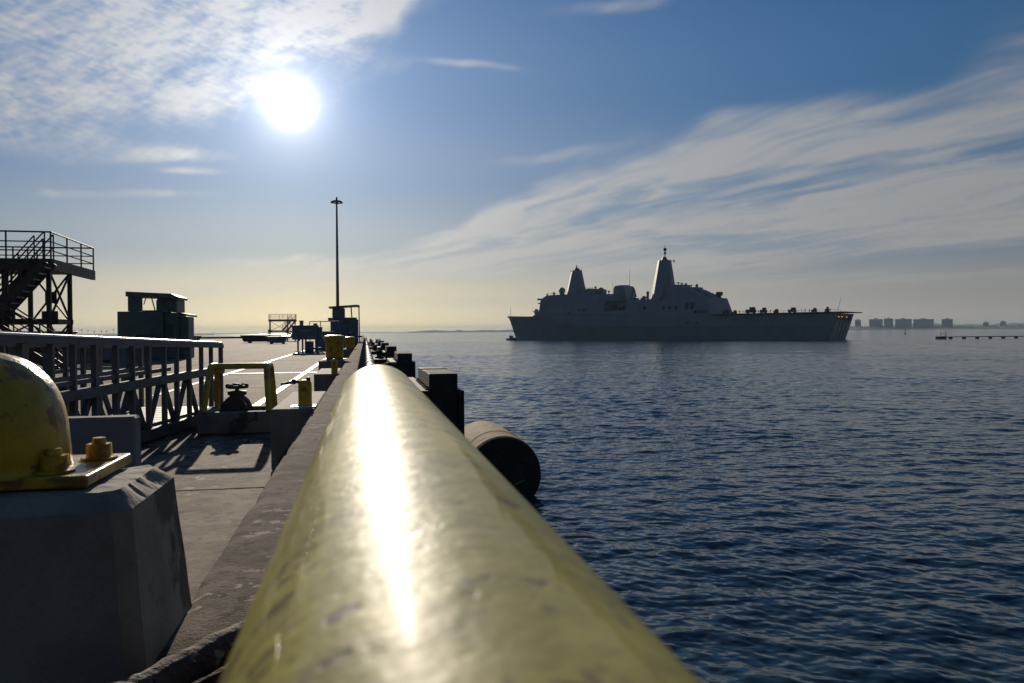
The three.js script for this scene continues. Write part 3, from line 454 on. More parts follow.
// ---------------------------------------------------------------- structures on the pier
function stairTower(name, x, z, label, mat, scale = 1) {
  const t = group(name, x, DECK + 0.002, z, 0.06); tag(t, label, 'stair tower'); t.scale.setScalar(scale);
  const H = 3.85, X = [-4.6, -1.36, 0], Z = [0, -2.6, -5.6];       // right edge is x = 0, front is z = 0
  const lo = 1.72;
  for (const px of [-4.5, -1.45, -0.1]) for (const pz of [-0.08, -2.55]) obj('column', [box(px - 0.07, px + 0.07, 0, H - 0.13, pz - 0.07, pz + 0.07)], mat, t);
  obj('platform', [box(-4.7, 0.06, H - 0.12, H + 0.06, -5.6, 0.06)], mat, t);
  obj('platform_beam', [box(-4.7, 0.06, H - 0.33, H - 0.125, -0.05, 0.05)], mat, t); obj('platform_beam', [box(-0.06, 0.06, H - 0.33, H - 0.125, -5.6, -0.06)], mat, t);
  for (const pz of [-0.08, -2.55]) obj('tie_beam', [box(-4.7, 0, lo - 0.09, lo + 0.09, pz - 0.05, pz + 0.05)], mat, t);
  obj('tie_beam', [box(-0.15, -0.05, lo - 0.09, lo + 0.09, -2.5, -0.14)], mat, t);
  // braces with gussets on the right side and the front
  const X1 = (a, b) => obj('brace', [beam(a, b, 0.06, 0.06)], mat, t);
  for (const [y0, y1] of [[lo + 0.1, H - 0.35], [0.1, lo - 0.1]]) { X1(V(-0.1, y0, -0.14), V(-0.1, y1, -2.48)); X1(V(-0.1, y1, -0.14), V(-0.1, y0, -2.48)); X1(V(-1.38, y0, -2.6), V(-0.18, y1, -2.6)); X1(V(-1.38, y1, -2.6), V(-0.18, y0, -2.6)); X1(V(-4.4, y0, -2.6), V(-1.52, y1, -2.6)); X1(V(-4.4, y1, -2.6), V(-1.52, y0, -2.6)); obj('gusset', [box(-0.98, -0.58, (y0 + y1) / 2 - 0.22, (y0 + y1) / 2 + 0.22, -2.66, -2.635)], mat, t); }
  for (const px of [-4.5, -1.45, -0.1]) obj('gusset', [box(px - 0.26, px + 0.26, lo - 0.1, lo + 0.36, -0.165, -0.152)], mat, t);
  // flights
  const flight = (x0, y0, x1, y1, zf) => {
    for (const zz of [zf, zf + 0.95]) obj('stringer', [beam(V(x0, y0, zz), V(x1, y1, zz), 0.05, 0.26)], mat, t);
    const n = Math.round(Math.abs(y1 - y0) / 0.2); for (let i = 1; i < n; i++) obj('tread', [box(mix(x0, x1, i / n) - 0.13, mix(x0, x1, i / n) + 0.13, mix(y0, y1, i / n) - 0.02, mix(y0, y1, i / n) + 0.02, zf + 0.03, zf + 0.92)], M.alu, t);
    for (const zz of [zf, zf + 0.95]) { obj('stair_rail', [bar(V(x0, y0 + 1.0, zz), V(x1, y1 + 1.0, zz), 0.025)], mat, t); obj('stair_rail', [bar(V(x0, y0 + 0.55, zz), V(x1, y1 + 0.55, zz), 0.02)], mat, t); for (let i = 0; i <= 3; i++) obj('rail_post', [bar(V(mix(x0, x1, i / 3), mix(y0, y1, i / 3), zz), V(mix(x0, x1, i / 3), mix(y0, y1, i / 3) + 1.0, zz), 0.025)], mat, t); }
  };
  flight(0.12, H - 0.1, -1.42, lo + 0.2, 0.12);
  flight(-1.6, lo + 0.05, 0.75, 0.05, 1.16);
  flight(-0.75, H - 0.05, -2.3, lo + 0.2, -1.7);
  obj('landing', [box(-4.7, -1.45, lo + 0.1, lo + 0.2, 0.09, 2.1)], mat, t);
  for (const px of [-4.6, -1.6]) obj('column', [box(px - 0.06, px + 0.06, 0, lo + 0.1, 1.96, 2.08)], mat, t);
  // platform railing
  const edge = [[-4.65, 0.0], [-2.2, 0.0], [-1.4, 0.0], [0.0, 0.0], [0.0, -1.9], [0.0, -3.75], [0.0, -5.55], [-1.5, -5.55], [-3.0, -5.55], [-4.65, -5.55], [-4.65, -2.7]];
  edge.forEach(([px, pz], i) => { obj('rail_post', [bar(V(px, H + 0.06, pz), V(px, H + 1.0, pz), 0.03)], mat, t); if (i && i !== 3 || i === 2) { const [qx, qz] = edge[i - 1]; for (const h of [0.35, 0.66, 1.0]) obj('rail', [bar(V(qx, H + h, qz), V(px, H + h, pz), h === 1 ? 0.03 : 0.022)], mat, t); } });
  for (const h of [0.35, 0.66, 1.0]) obj('rail', [bar(V(-1.4, H + h, 0), V(0, H + h, 0), h === 1 ? 0.03 : 0.022)], mat, t);
  return t;
}
stairTower('stair_tower', -10.82, -30.5, 'tall dark steel stair tower with railed platform at the left edge', M.brown);
stairTower('stair_tower', -10.6, -128, 'small looking distant stair tower beside the blue grey tank', M.blueGrey, 0.86);

{ // green control booth
  const t = group('control_booth', -10.2, DECK + 0.002, -42); tag(t, 'dark green control booth with open window behind the gangway', 'booth');
  obj('base_cabin', [rbox(-1.75, 0.34, 0, 2.36, -2.2, 0, 0.03)], M.teal, t);
  for (let k = 0; k < 5; k++) obj('louvre', [box(-0.78, 0.2, 1.05 - k * 0.11, 1.11 - k * 0.11, 0.002, 0.05)], M.tealDark, t);
  obj('louvre_frame', [box(-0.86, 0.27, 1.16, 1.22, 0.002, 0.06)], M.tealDark, t); obj('louvre_frame', [box(-0.86, 0.27, 0.5, 0.56, 0.002, 0.06)], M.tealDark, t);
  obj('warning_sign', [box(-1.02, -0.9, 1.1, 1.25, 0.002, 0.02)], M.yellow, t);
  obj('door_bay', [rbox(0.345, 1.02, 0, 2.3, -2.1, -0.25, 0.02)], M.teal, t); const dr = obj('door', [rbox(0.42, 0.94, 0.05, 1.95, -0.248, -0.2, 0.01)], M.teal, t); obj('window', [box(0.54, 0.78, 1.1, 1.75, -0.198, -0.18)], M.tealDark, dr); obj('handle', [box(0.84, 0.9, 0.95, 1.05, -0.198, -0.15)], M.bolt, dr);
  // upper cab: pillars, so that the sky shows through the window
  obj('cab_wall', [rbox(-1.28, -0.62, 2.37, 3.1, -0.2, -0.08, 0.02), rbox(0.06, 0.98, 2.31, 3.0, -0.28, -0.16, 0.02), rbox(0.86, 0.98, 2.31, 3.0, -1.99, -0.285, 0.02), rbox(-1.28, -1.16, 2.37, 3.1, -2.0, -0.205, 0.02), rbox(-0.40, 0.855, 2.37, 3.0, -2.0, -1.88, 0.02)], M.teal, t);
  obj('window_sill', [box(-0.62, 0.06, 2.365, 2.42, -0.24, -0.06)], M.tealDark, t); obj('window_post', [beam(V(-0.04, 2.42, -0.16), V(-0.2, 3.08, -0.16), 0.05, 0.05)], M.tealDark, t); obj('window_post', [beam(V(-0.56, 2.7, -0.16), V(-0.44, 3.08, -0.16), 0.04, 0.04)], M.tealDark, t);
  { const g = profileSolid([[-1.34, 3.101], [-1.34, 3.34], [0.75, 3.24], [1.1, 3.08], [1.1, 2.96], [1.0, 3.002]], 1.05); g.translate(0, 0, -1.0); obj('roof', g, M.teal, t); }
  obj('side_cabinet', [rbox(1.025, 1.46, 0, 2.1, -1.8, -0.5, 0.02)], M.teal, t); { const g = profileSolid([[0.99, 2.32], [0.99, 2.24], [1.6, 2.1], [1.6, 2.2]], 0.75); g.translate(0, 0, -1.15); obj('cabinet_roof', g, M.tealDark, t); }
  obj('floodlight', [bar(V(0.42, 2.32, -0.1), V(0.5, 2.5, 0.1), 0.03), rbox(0.46, 0.6, 2.3, 2.46, 0.05, 0.2, 0.02)], M.blueGrey, t);
}
{ // grey cab beside the kerb
  const t = group('crane_cab', -1.5, DECK + 0.002, -60); tag(t, 'grey green cab with open side window beside the kerb under the light mast', 'cab');
  obj('lower_body', [rbox(-1.0, 1.0, 0, 2.22, -2.4, 0, 0.04)], M.blueGrey, t); obj('ledge', [box(-1.16, -0.6, 2.1, 2.34, -2.2, 0.06)], M.blueGrey, t);
  obj('upper_cab', [rbox(-0.86, 0.02, 2.34, 3.05, -1.9, -0.1, 0.03), box(-0.6, 0.9, 2.221, 2.36, -2.0, -0.15)], M.blueGrey, t);
  { const g = profileSolid([[-1.1, 3.052], [-1.1, 3.16], [0.9, 3.3], [1.12, 3.26], [1.12, 3.14], [0.9, 3.18]], 1.15); g.translate(0, 0, -1.05); obj('roof', g, M.blueGrey, t); }
  obj('window_post', [beam(V(0.55, 2.36, -0.14), V(0.5, 3.13, -0.14), 0.09, 0.09)], M.blueGrey, t); obj('corner_post', [beam(V(1.1, 0.1, -0.1), V(1.07, 3.16, -0.1), 0.08, 0.08)], M.blueGrey, t); obj('corner_post', [beam(V(1.08, 2.2, -1.95), V(1.07, 3.16, -1.95), 0.06, 0.06)], M.blueGrey, t);
  obj('work_lamp', [new THREE.SphereGeometry(0.09, 10, 8).translate(0.42, 1.24, 0.06)], M.dome, t);
  obj('side_box', [rbox(-1.9, -0.1, 0.02, 1.3, 0.3, 1.5, 0.03)], M.blueGrey, t); obj('box_lid', [box(-1.95, -0.05, 1.302, 1.36, 0.25, 1.55)], M.blueGrey, t);
}
{ // tank on legs
  const t = group('tank_skid', -3.68, DECK + 0.002, -52); tag(t, 'blue grey box tank on legs left of the grey cab', 'tank');
  obj('tank_body', [rbox(-0.86, 0.72, 0.82, 1.74, -1.4, 0, 0.05)], M.blueGrey, t); obj('tank_side', [rbox(0.721, 0.95, 0.85, 1.62, -1.3, -0.1, 0.03)], M.blueGrey, t);
  obj('filler_cap', [cyl(-0.3, 1.741, 1.98, -0.5, 0.12, 0.12, 14), cyl(-0.3, 1.981, 2.03, -0.5, 0.16, 0.16, 14)], M.blueGrey, t); obj('vent_cap', [cyl(0.55, 1.741, 1.85, -0.5, 0.13, 0.13, 14)], M.blueGrey, t);
  obj('rib', [box(-0.4, 0.4, 1.38, 1.41, 0.002, 0.04)], M.dome, t); obj('rib', [box(0.1, 0.6, 1.0, 1.03, 0.002, 0.04)], M.dome, t);
  for (const [x, z] of [[-0.5, -0.1], [-0.3, -1.2], [-0.02, -0.15], [0.6, -0.1], [0.6, -1.2]]) obj('leg', [box(x - 0.05, x + 0.05, 0, 0.82, z - 0.05, z + 0.05)], M.blueGrey, t);
  obj('pump', [rbox(-0.1, 0.42, 0.06, 0.7, -0.9, -0.3, 0.05), bar(V(0.42, 0.25, -0.5), V(0.9, 0.25, -0.5), 0.06)], M.blueGrey, t); obj('skid_beam', [box(-0.7, 1.05, 0.0, 0.07, -0.22, -0.02)], M.black, t);
  const r = group('guard_railing', -2.2, DECK + 0.002, -54.5); tag(r, 'thin grey railing between the tank and the grey cab', 'railing');
  for (const x of [-1.4, -0.7, 0, 0.5]) obj('post', [bar(V(x, 0, 0), V(x, 2.0, 0), 0.03)], M.blueGrey, r); for (const y of [1.3, 2.0]) obj('rail', [bar(V(-1.4, y, 0), V(0.5, y, 0), 0.03)], M.blueGrey, r);
}
{ // light mast
  const t = group('light_mast', -4.9, DECK + 0.002, -150); tag(t, 'very tall slender light mast standing beyond the grey cab', 'light mast');
  obj('pole', [cyl(0, 0, 25.4, 0, 0.34, 0.15, 16)], M.blueGrey, t); obj('base', [cyl(0, 0, 0.6, 0, 0.7, 0.6, 16)], M.concrete, t);
  obj('crown_ring', [new THREE.TorusGeometry(0.66, 0.05, 8, 24).rotateX(Math.PI / 2).translate(0, 25.4, 0), bar(V(-0.8, 25.4, 0), V(0.8, 25.4, 0), 0.06), cyl(0, 25.4, 26.1, 0, 0.2, 0.12, 12)], M.blueGrey, t);
  for (let k = 0; k < 6; k++) { const a = k * Math.PI / 3, x = Math.cos(a) * 0.82, z = Math.sin(a) * 0.82; const f = obj('floodlight', [lathe([[0, 0.2], [0.2, 0.18], [0.3, -0.2], [0, -0.2]].reverse(), 14).translate(x, 25.15, z)], M.blueGrey, t); obj('lens', [cyl(x, 24.9, 24.94, z, 0.27, 0.27, 14)], M.glassFar, f); }
}
// skips, barriers and equipment farther along
function skip(x, z, w, d, h, mat, label) {
  const t = group('equipment_skip', x, DECK + 0.002, z); tag(t, label, 'skip', 'low equipment along the far deck');
  const g = profileSolid([[-w / 2, h], [-w / 2 + 0.35, 0.15], [w / 2 - 0.35, 0.15], [w / 2, h]], d / 2); obj('bin', g, mat, t); obj('rim', [rbox(-w / 2 - 0.06, w / 2 + 0.06, h + 0.001, h + 0.1, -d / 2 - 0.06, d / 2 + 0.06, 0.03)], mat, t);
  for (const s of [-0.6, 0, 0.6]) obj('stiffener', [box(s * w / 2 - 0.05, s * w / 2 + 0.05, 0.16, h, d / 2 + 0.002, d / 2 + 0.07)], mat, t); for (const s of [-1, 1]) obj('skid', [box(s * w * 0.3 - 0.1, s * w * 0.3 + 0.1, 0, 0.15, -d / 2, d / 2)], M.black, t);
}
skip(-13.2, -108, 5.0, 2.2, 0.9, M.brown, 'long low dark skip on the far deck left of the small stair tower');
skip(-22.2, -108, 2.6, 2, 0.85, M.black, 'short dark skip farthest left on the far deck');
skip(-10.0, -96, 2.2, 1.6, 0.75, M.blueGrey, 'small grey skip on the far deck below the small stair tower');
skip(-19.5, -52, 4.2, 2.0, 1.35, M.blueGrey, 'large blue grey skip seen through the gangway rails');
skip(-29, -140, 1.3, 1.0, 0.8, M.yellowFar, 'small yellow bin far down the deck right of the green booth');
function kRail(x, z, turn, label) { const t = group('road_barrier', x, DECK + 0.002, z, turn); tag(t, label, 'barrier', 'barriers behind the gangway'); const g = profileSolid([[-0.3, 0], [0.3, 0], [0.28, 0.12], [0.1, 0.35], [0.07, 0.8], [-0.07, 0.8], [-0.1, 0.35], [-0.28, 0.12]], 1.5); obj('barrier_body', g, M.concreteGrey, t); for (const s of [-1, 1]) obj('lifting_slot', [box(-0.305, -0.29, 0.0, 0.08, s * 0.8 - 0.2, s * 0.8 + 0.2)], M.black, t); }
kRail(-12.2, -38.5, Math.PI / 2 + 0.04, 'pale concrete barrier standing just left of the green booth'); kRail(-15.4, -38.7, Math.PI / 2 - 0.03, 'pale concrete barrier under the stair tower platform'); kRail(-18.6, -38.5, Math.PI / 2, 'pale concrete barrier at the left edge behind the stairs');
[[-17.4, -88, 'right one of two yellow marker posts beyond the green booth'], [-19.2, -88, 'left one of two yellow marker posts beyond the green booth'], [-13.2, -36.4, 'yellow marker post in front of the barriers'], [-17.2, -36.6, 'yellow marker post at the left edge behind the stairs']].forEach(([x, z, label]) => { const t = group('marker_post', x, DECK + 0.002, z); tag(t, label, 'post', 'yellow marker posts'); obj('post_body', [lathe([[0, 0], [0.09, 0], [0.09, 0.8], [0.06, 0.86], [0, 0.88]], 14)], M.yellowFar, t); });

// ---------------------------------------------------------------- the warship
{
  const t = group('warship', 101.45, 0, -536.73, -49.07 * RAD); tag(t, 'large grey warship with two pyramid masts crossing the bay', 'ship');
  const L = 212.5, lerpT = (tab, s) => { let k = 0; while (k < tab.length - 2 && s > tab[k + 1][0]) k++; const u = clamp((s - tab[k][0]) / (tab[k + 1][0] - tab[k][0])); return mix(tab[k][1], tab[k + 1][1], u); };
  const deckY = [[-6.3, 15.9], [22, 14.8], [60, 14.4], [160, 13.6], [213, 13.2]], knY = [[-4, 13.4], [25, 12.7], [47, 11], [65, 8.4], [136, 7.2], [213, 7]];
  const deckB = [[-6.3, 0.15], [0, 4.2], [10, 8.4], [25, 12.6], [45, 15.2], [65, 16], [190, 16.2], [214, 16.3]], knB = [[-6.3, 0.1], [0, 2.2], [10, 6], [25, 11], [45, 15], [65, 16.3], [190, 16.3], [214, 16]], wlB = [[1.2, 0.1], [12, 2.6], [25, 6.4], [45, 11.4], [70, 14], [195, 15], [214, 15.3]];
  const stemS = (y) => mix(1.4, -6.3, clamp(y / 15.9) ** 0.9);
  // plated hull with a knuckle
  const st = [0, 3, 7, 12, 18, 25, 34, 45, 55, 65, 85, 110, 136, 160, 185, 198, 206, 213.6], lev = (s) => [[-2.5, lerpT(wlB, s) * 0.9], [0, lerpT(wlB, s)], [lerpT(knY, s) * 0.55, mix(lerpT(wlB, s), lerpT(knB, s), 0.48)], [lerpT(knY, s), lerpT(knB, s)], [lerpT(deckY, s), lerpT(deckB, s)]];
  const pos = [], idx = [], ring = (pts) => { for (const p of pts) pos.push(...p); };
  const rows = st.map((s) => lev(s).map(([y, b]) => { const bowPull = Math.max(0, 1 - s / 30), x = mix(s, stemS(Math.max(0, y)) + s * 0.72, bowPull) + (s > 213 ? Math.max(0, y) / 13.2 * 4 - 1.4 : 0); return [x, y, s === 0 ? 0.12 : b]; }));
  for (const r of rows) ring([...r.map(([x, y, b]) => [x, y, b]), ...r.slice().reverse().map(([x, y, b]) => [x, y, -b])]);
  const n = 10; for (let i = 0; i < rows.length - 1; i++) for (let k = 0; k < n; k++) { const a = i * n + k, b = i * n + (k + 1) % n, c = a + n, d = b + n; idx.push(a, c, b, b, c, d); }
  const e = (rows.length - 1) * n; for (let k = 1; k < 9; k++) idx.push(e, e + k + 1, e + k); for (let k = 1; k < 9; k++) idx.push(0, k, k + 1);
  const hg = new THREE.BufferGeometry(); hg.setAttribute('position', new THREE.Float32BufferAttribute(pos, 3)); hg.setIndex(idx); const hull = flat(hg); hull.computeVertexNormals();
  obj('hull', clean(hull), M.ship, t);
  // deckhouse flush with the hull side, leaning inwards; openings cut into it
  const wide = (y, s) => Math.min(mix(15.9, 12.2, clamp((y - 14.2) / 15)), lerpT([[20, 11], [30, 12.6], [45, 15], [62, 15.9], [220, 15.9]], s) - 0.1);
  const cut = (g, holes) => { const ev = new Evaluator(); ev.useGroups = false; ev.attributes = ['position', 'normal', 'uv']; let a = new Brush(g); a.updateMatrixWorld(); for (const h of holes) { const b = new Brush(clean(h)); b.updateMatrixWorld(); a = ev.evaluate(a, b, SUBTRACTION); } return a.geometry; };
  const fore = profileSolid([[22.5, 14.2], [22.6, 14.9], [29, 17.8], [30.7, 25.5], [35.2, 28.3], [49.7, 28.5], [70, 28.0], [79, 27.7], [86, 27.5], [86.5, 24.0], [99, 23.5], [116, 23.6], [116, 14.0]], wide);
  const aft = profileSolid([[116.02, 14.0], [116.02, 23.9], [120.5, 24.4], [121.5, 30.8], [129.4, 30.5], [130.5, 29.3], [134, 28.9], [136.4, 27.8], [137.2, 26.8], [140.5, 26.2], [141.6, 24.4], [146.6, 23.6], [149.6, 13.6]], wide);
  const hole = (s0, s1, y0, y1, d = 3) => box(s0, s1, y0, y1, 16.5 - d - 1.5, 18);
  let fg = fore, ag = aft;
  fg = cut(fore, [hole(80, 95.5, 17.2, 23.2, 4), hole(60.5, 63, 17.4, 19), hole(64, 66.6, 17.4, 19), hole(107, 109, 17.2, 19)]); ag = cut(aft, [hole(119.6, 121.6, 17.2, 19.2), hole(123.4, 125.4, 17.2, 19.2), hole(127.3, 129.3, 17.2, 19.2), hole(133.7, 136, 17.1, 20.6), hole(137, 139.4, 17.1, 20.6), hole(139.5, 147, 14.6, 16.4, 2.5), hole(117.5, 119.5, 23.0, 24.0)]);
  obj('forward_deckhouse', fg, M.ship, t); obj('aft_deckhouse', ag, M.ship, t);
  const boat = profileSolid([[82.5, 19.6], [84, 18.4], [92, 18.4], [93.4, 19.8], [88, 19.7], [87.6, 20.8], [85.8, 20.8], [85.4, 19.7]], 1.2); boat.translate(0, 0, 12.9); obj('boat', boat, M.shipDark, t);
  obj('boat_davit', [beam(V(81.5, 17.3, 13.6), V(81.5, 22.6, 13.2), 0.5, 0.5), beam(V(94.5, 17.3, 13.6), V(94.5, 22.6, 13.2), 0.5, 0.5)], M.ship, t);
  // bridge front steps and small fittings forward
  obj('bridge_wing', [box(28.6, 31.5, 25.4, 26.4, -13.5, 13.5)], M.ship, t); obj('bridge_wing', [box(29, 31.6, 22.9, 23.6, -13.3, 13.3)], M.ship, t);
  for (let k = 0; k < 7; k++) obj('bridge_window', [box(31.15 + 0, 31.5, 26.5, 27.5, -10 + k * 3, -7.8 + k * 3).translate(0.1, 0, 0)], M.glassFar, t);
  const gun = obj('gun_mount', [cyl(20.5, 14.8, 16.8, 3, 1.5, 1.3, 14), rbox(18.8, 22, 16.8, 19.0, 1.8, 4.2, 0.3), rbox(19.2, 21, 19.0, 20.0, 2.2, 3.8, 0.2)], M.ship, t); obj('gun_barrel', [bar(V(18.9, 18, 3), V(16.2, 18.9, 3), 0.16)], M.shipDark, gun);
  // masts
  const frustum = (s, y0, y1, r0, r1, lean = 0) => { const g = new THREE.CylinderGeometry(r1, r0, y1 - y0, 8, 1); g.rotateY(Math.PI / 8); g.translate(s, (y0 + y1) / 2, 0); const p = g.attributes.position; for (let i = 0; i < p.count; i++) p.setX(i, p.getX(i) + lean * (p.getY(i) - y0)); const f = flat(g); f.computeVertexNormals(); return f; };
  obj('forward_mast', [frustum(50.0, 28.4, 44.3, 6.9, 3.3, 0.03)], M.mast, t); obj('mast_cap', [frustum(50.6, 44.31, 45.6, 1.9, 1.5), cyl(50.4, 45.6, 47.6, 0, 0.6, 0.25, 8)], M.shipDark, t); obj('whip_antenna', [bar(V(54, 42, 0), V(54.4, 45, 0), 0.15)], M.shipDark, t);
  obj('yard_antenna', [cyl(46.6, 39, 44.6, 0, 0.16, 0.16, 6), box(45.8, 47.2, 43.8, 44.4, -0.4, 0.4)], M.shipDark, t); obj('after_mast', [frustum(112.6, 23.6, 46.9, 8.0, 3.9, 0.03)], M.mast, t); obj('mast_cap', [frustum(113.2, 46.91, 48.9, 1.9, 1.1), cyl(113.6, 48.9, 55.9, 0, 0.3, 0.15, 8), rbox(112.9, 114.4, 52.4, 54.2, -0.8, 0.8, 0.3), new THREE.SphereGeometry(0.8, 10, 8).translate(113.6, 51.2, 0)], M.shipDark, t); obj('yard_antenna', [bar(V(116.2, 46.2, 0), V(119.6, 46.4, 0), 0.14), cyl(119.6, 45.2, 46.8, 0, 0.35, 0.35, 8)], M.shipDark, t);
  // domes and roof blocks
  const dome = (s, y, b, r, h) => obj('radome', [new THREE.SphereGeometry(r, 18, 12).translate(s, y, b), cyl(s, y - h, y, b, r * 0.7, r * 0.8, 12)], M.ship, t);
  dome(41.6, 31.4, 4, 2.15, 3.4); dome(71.9, 29.9, 5, 2.4, 2.6); dome(103.6, 27.8, 3, 1.0, 4.4); dome(36.6, 29.6, 6, 0.8, 1.6);
  obj('roof_block', [box(57.5, 69.2, 28.0, 31.5, -6, 6), box(60.5, 63, 31.5, 32.1, -2, 4)], M.ship, t); obj('funnel_block', [profileSolid([[81.4, 27.4], [81.6, 31.4], [82.8, 32.8], [88.3, 32.8], [89.6, 31.2], [90.4, 23.8], [88, 23.8]], 6)], M.ship, t); obj('funnel_grille', [box(82.9, 88, 32.81, 33.2, -3, 3)], M.shipDark, t);
  obj('boat_crane', [beam(V(93.2, 24, 5), V(95.2, 31, 5), 0.9, 0.9), beam(V(95.2, 31, 5), V(96.8, 25.6, 5), 0.7, 0.7), rbox(93, 97.8, 23.5, 25, 3.5, 6.5, 0.2)], M.ship, t);
  obj('roof_vent', [box(100.4, 101.6, 23.5, 26.0, 2, 4), box(98.2, 99, 23.5, 25, 1, 2)], M.shipDark, t);
  obj('aft_roof_block', [box(122, 127.5, 30.6, 31.8, -5, 5), box(131.5, 136, 28.6, 30.0, -4, 5), box(136, 138, 26.5, 28.6, -3, 3), box(140, 142.4, 24.3, 26.6, -4, 4)], M.ship, t); dome(134.9, 31, 2, 0.9, 2.4);
  obj('missile_launcher', [cyl(145, 23.5, 25.0, -6, 1.3, 1.1, 12), rbox(143.4, 146.8, 25.0, 27.2, -7.2, -4.8, 0.3)], M.shipDark, t);
  const whip = (s, y0, y1, b, lean = 0) => obj('whip_antenna', [bar(V(s, y0, b), V(s + lean, y1, b), 0.13, 6, 0.06)], M.shipDark, t);
  whip(-4.8, 15.6, 22.5, 0, 0.6); whip(91, 32.6, 43, 3, 0.5); whip(209.5, 13.6, 22.2, -10, 2); whip(75, 28, 36, -4); whip(118, 30, 38, 4);
  // clutter along the roofline
  for (const [s, y, h, b] of [[32, 28, 1.6, 7], [33.6, 28.2, 2.6, 2], [38.5, 28.4, 1.2, 9], [58.6, 31.5, 1.4, 3], [66, 31.5, 1.8, 2], [67.8, 31.5, 0.9, 5], [75.6, 27.9, 1.5, 8], [78.2, 27.8, 2.2, 6], [98.4, 23.5, 1.4, 8], [105.5, 23.5, 1.8, 9], [123.2, 31.8, 1.6, 2], [126.6, 31.8, 1.1, 4], [128.6, 30.5, 2.0, 3], [132.4, 30, 1.4, 4], [139.2, 26.4, 1.6, 4], [143, 24.1, 1.2, 5]]) obj('roof_fitting', [cyl(s, y, y + h, b, 0.3, 0.22, 8), rbox(s - 0.55, s + 0.55, y + h * 0.55, y + h, b - 0.5, b + 0.5, 0.12)], M.ship, t);
  for (const [s0, s1, y, b] of [[35.5, 49, 28.5, 11.9], [57.6, 69, 31.5, 5.8], [96, 104, 23.5, 13], [122, 127.4, 31.8, 4.8]]) { obj('roof_rail', [bar(V(s0, y + 1, b), V(s1, y + 1, b), 0.06, 6)], M.shipDark, t); for (let k = 0; k <= 4; k++) obj('stanchion', [box(mix(s0, s1, k / 4) - 0.06, mix(s0, s1, k / 4) + 0.06, y, y + 1, b - 0.06, b + 0.06)], M.shipDark, t); }
  // flight deck with its edge
  obj('flight_deck', [box(150, 220.5, 13.62, 14.05, -16.6, 16.6)], M.shipDeck, t); obj('deck_edge_net', [box(152, 219, 13.2, 13.55, 16.0, 17.3)], M.shipDark, t); obj('foredeck', [profileSolid([[-5.6, 15.72], [-5.6, 15.86], [23, 14.95], [23, 14.75]], (y, s) => Math.max(0.1, lerpT(deckB, s) - 0.4))], M.shipDeck, t);
  // stern: solid dark panel coloured as the shade inside the well, above a pale gate, three lights
  obj('well_shade_panel', profileSolid([[214.5, 9.25], [215.15, 9.25], [216.15, 12.5], [215.5, 12.5]], 11.5), M.shipDark, t); const gate = obj('stern_gate', [profileSolid([[212.2, 0.6], [213.0, 0.7], [215.5, 9.0], [214.8, 9.15]], 12.6)], M.dome, t); for (const b of [-6, 0, 6]) obj('gate_rib', [profileSolid([[213.0, 1], [213.4, 1], [215.8, 8.8], [215.4, 8.8]], 0.25).translate(0, 0, b)], M.ship, gate);
  for (const b of [9.5, 4.0, -4]) { const p = V(216.05, 11.5, b); obj('stern_light', [new THREE.SphereGeometry(0.26, 10, 8).translate(p.x, p.y, p.z)], M.lamp, t); const li = new THREE.PointLight(new THREE.Color(1, 0.6, 0.25), 0.5); li.position.set(p.x + 0.8, p.y, p.z); li.castShadow = true; t.add(li); }
  for (const [s, y, w, h] of [[136.1, 9.6, 1.5, 1.0], [141.6, 9.5, 1.5, 1.0], [55, 16.4, 1, 1.4]]) obj('port_shade_panel', [box(s - w / 2, s + w / 2, y - h / 2, y + h / 2, 15.9, 16.28)], M.shipDark, t);  // solid panels on the ship side, dark colour stands in for shaded openings
  // stanchions along the flight deck edge
  for (let s = 154; s < 219; s += 2.6) obj('stanchion', [box(s - 0.06, s + 0.06, 14.052, 15.1, 16.3, 16.42)], M.shipDark, t);
  obj('life_line', [bar(V(154, 15.05, 16.36), V(218.4, 15.05, 16.36), 0.05, 6)], M.shipDark, t);
}
// crew and equipment standing on the flight deck
const shipAt = (s, y, b) => V(s, y, b).applyAxisAngle(V(0, 1, 0), -49.07 * RAD).add(V(101.45, 0, -536.73));
function figure() { // one closed skin: feet together, shoulders, neck and head, arms at the sides
  const ringsAt = [[0, 0.13, 0.10], [0.06, 0.14, 0.12], [0.12, 0.11, 0.09], [0.45, 0.13, 0.10], [0.82, 0.18, 0.12], [0.95, 0.19, 0.13], [1.12, 0.20, 0.12], [1.32, 0.235, 0.13], [1.42, 0.22, 0.12], [1.48, 0.09, 0.08], [1.53, 0.065, 0.07], [1.58, 0.085, 0.10], [1.66, 0.09, 0.11], [1.73, 0.075, 0.09], [1.77, 0.02, 0.03]], n = 12, pos = [], idx = [];
  for (const [y, a, b] of ringsAt) for (let k = 0; k < n; k++) { const q = k / n * 2 * Math.PI; pos.push(Math.cos(q) * a, y, Math.sin(q) * b); }
  for (let i = 0; i < ringsAt.length - 1; i++) for (let k = 0; k < n; k++) { const a = i * n + k, b = i * n + (k + 1) % n; idx.push(a, a + n, b, b, a + n, b + n); }
  const g = new THREE.BufferGeometry(); g.setAttribute('position', new THREE.Float32BufferAttribute(pos, 3)); g.setIndex(idx); g.computeVertexNormals();
  const arm = (s) => tube([V(s * 0.2, 1.38, 0), V(s * 0.27, 1.1, 0.02), V(s * 0.25, 0.85, 0.08), V(s * 0.23, 0.72, 0.1)], 0.05, 8, 8);
  return merge([g, arm(-1), arm(1)]);
}
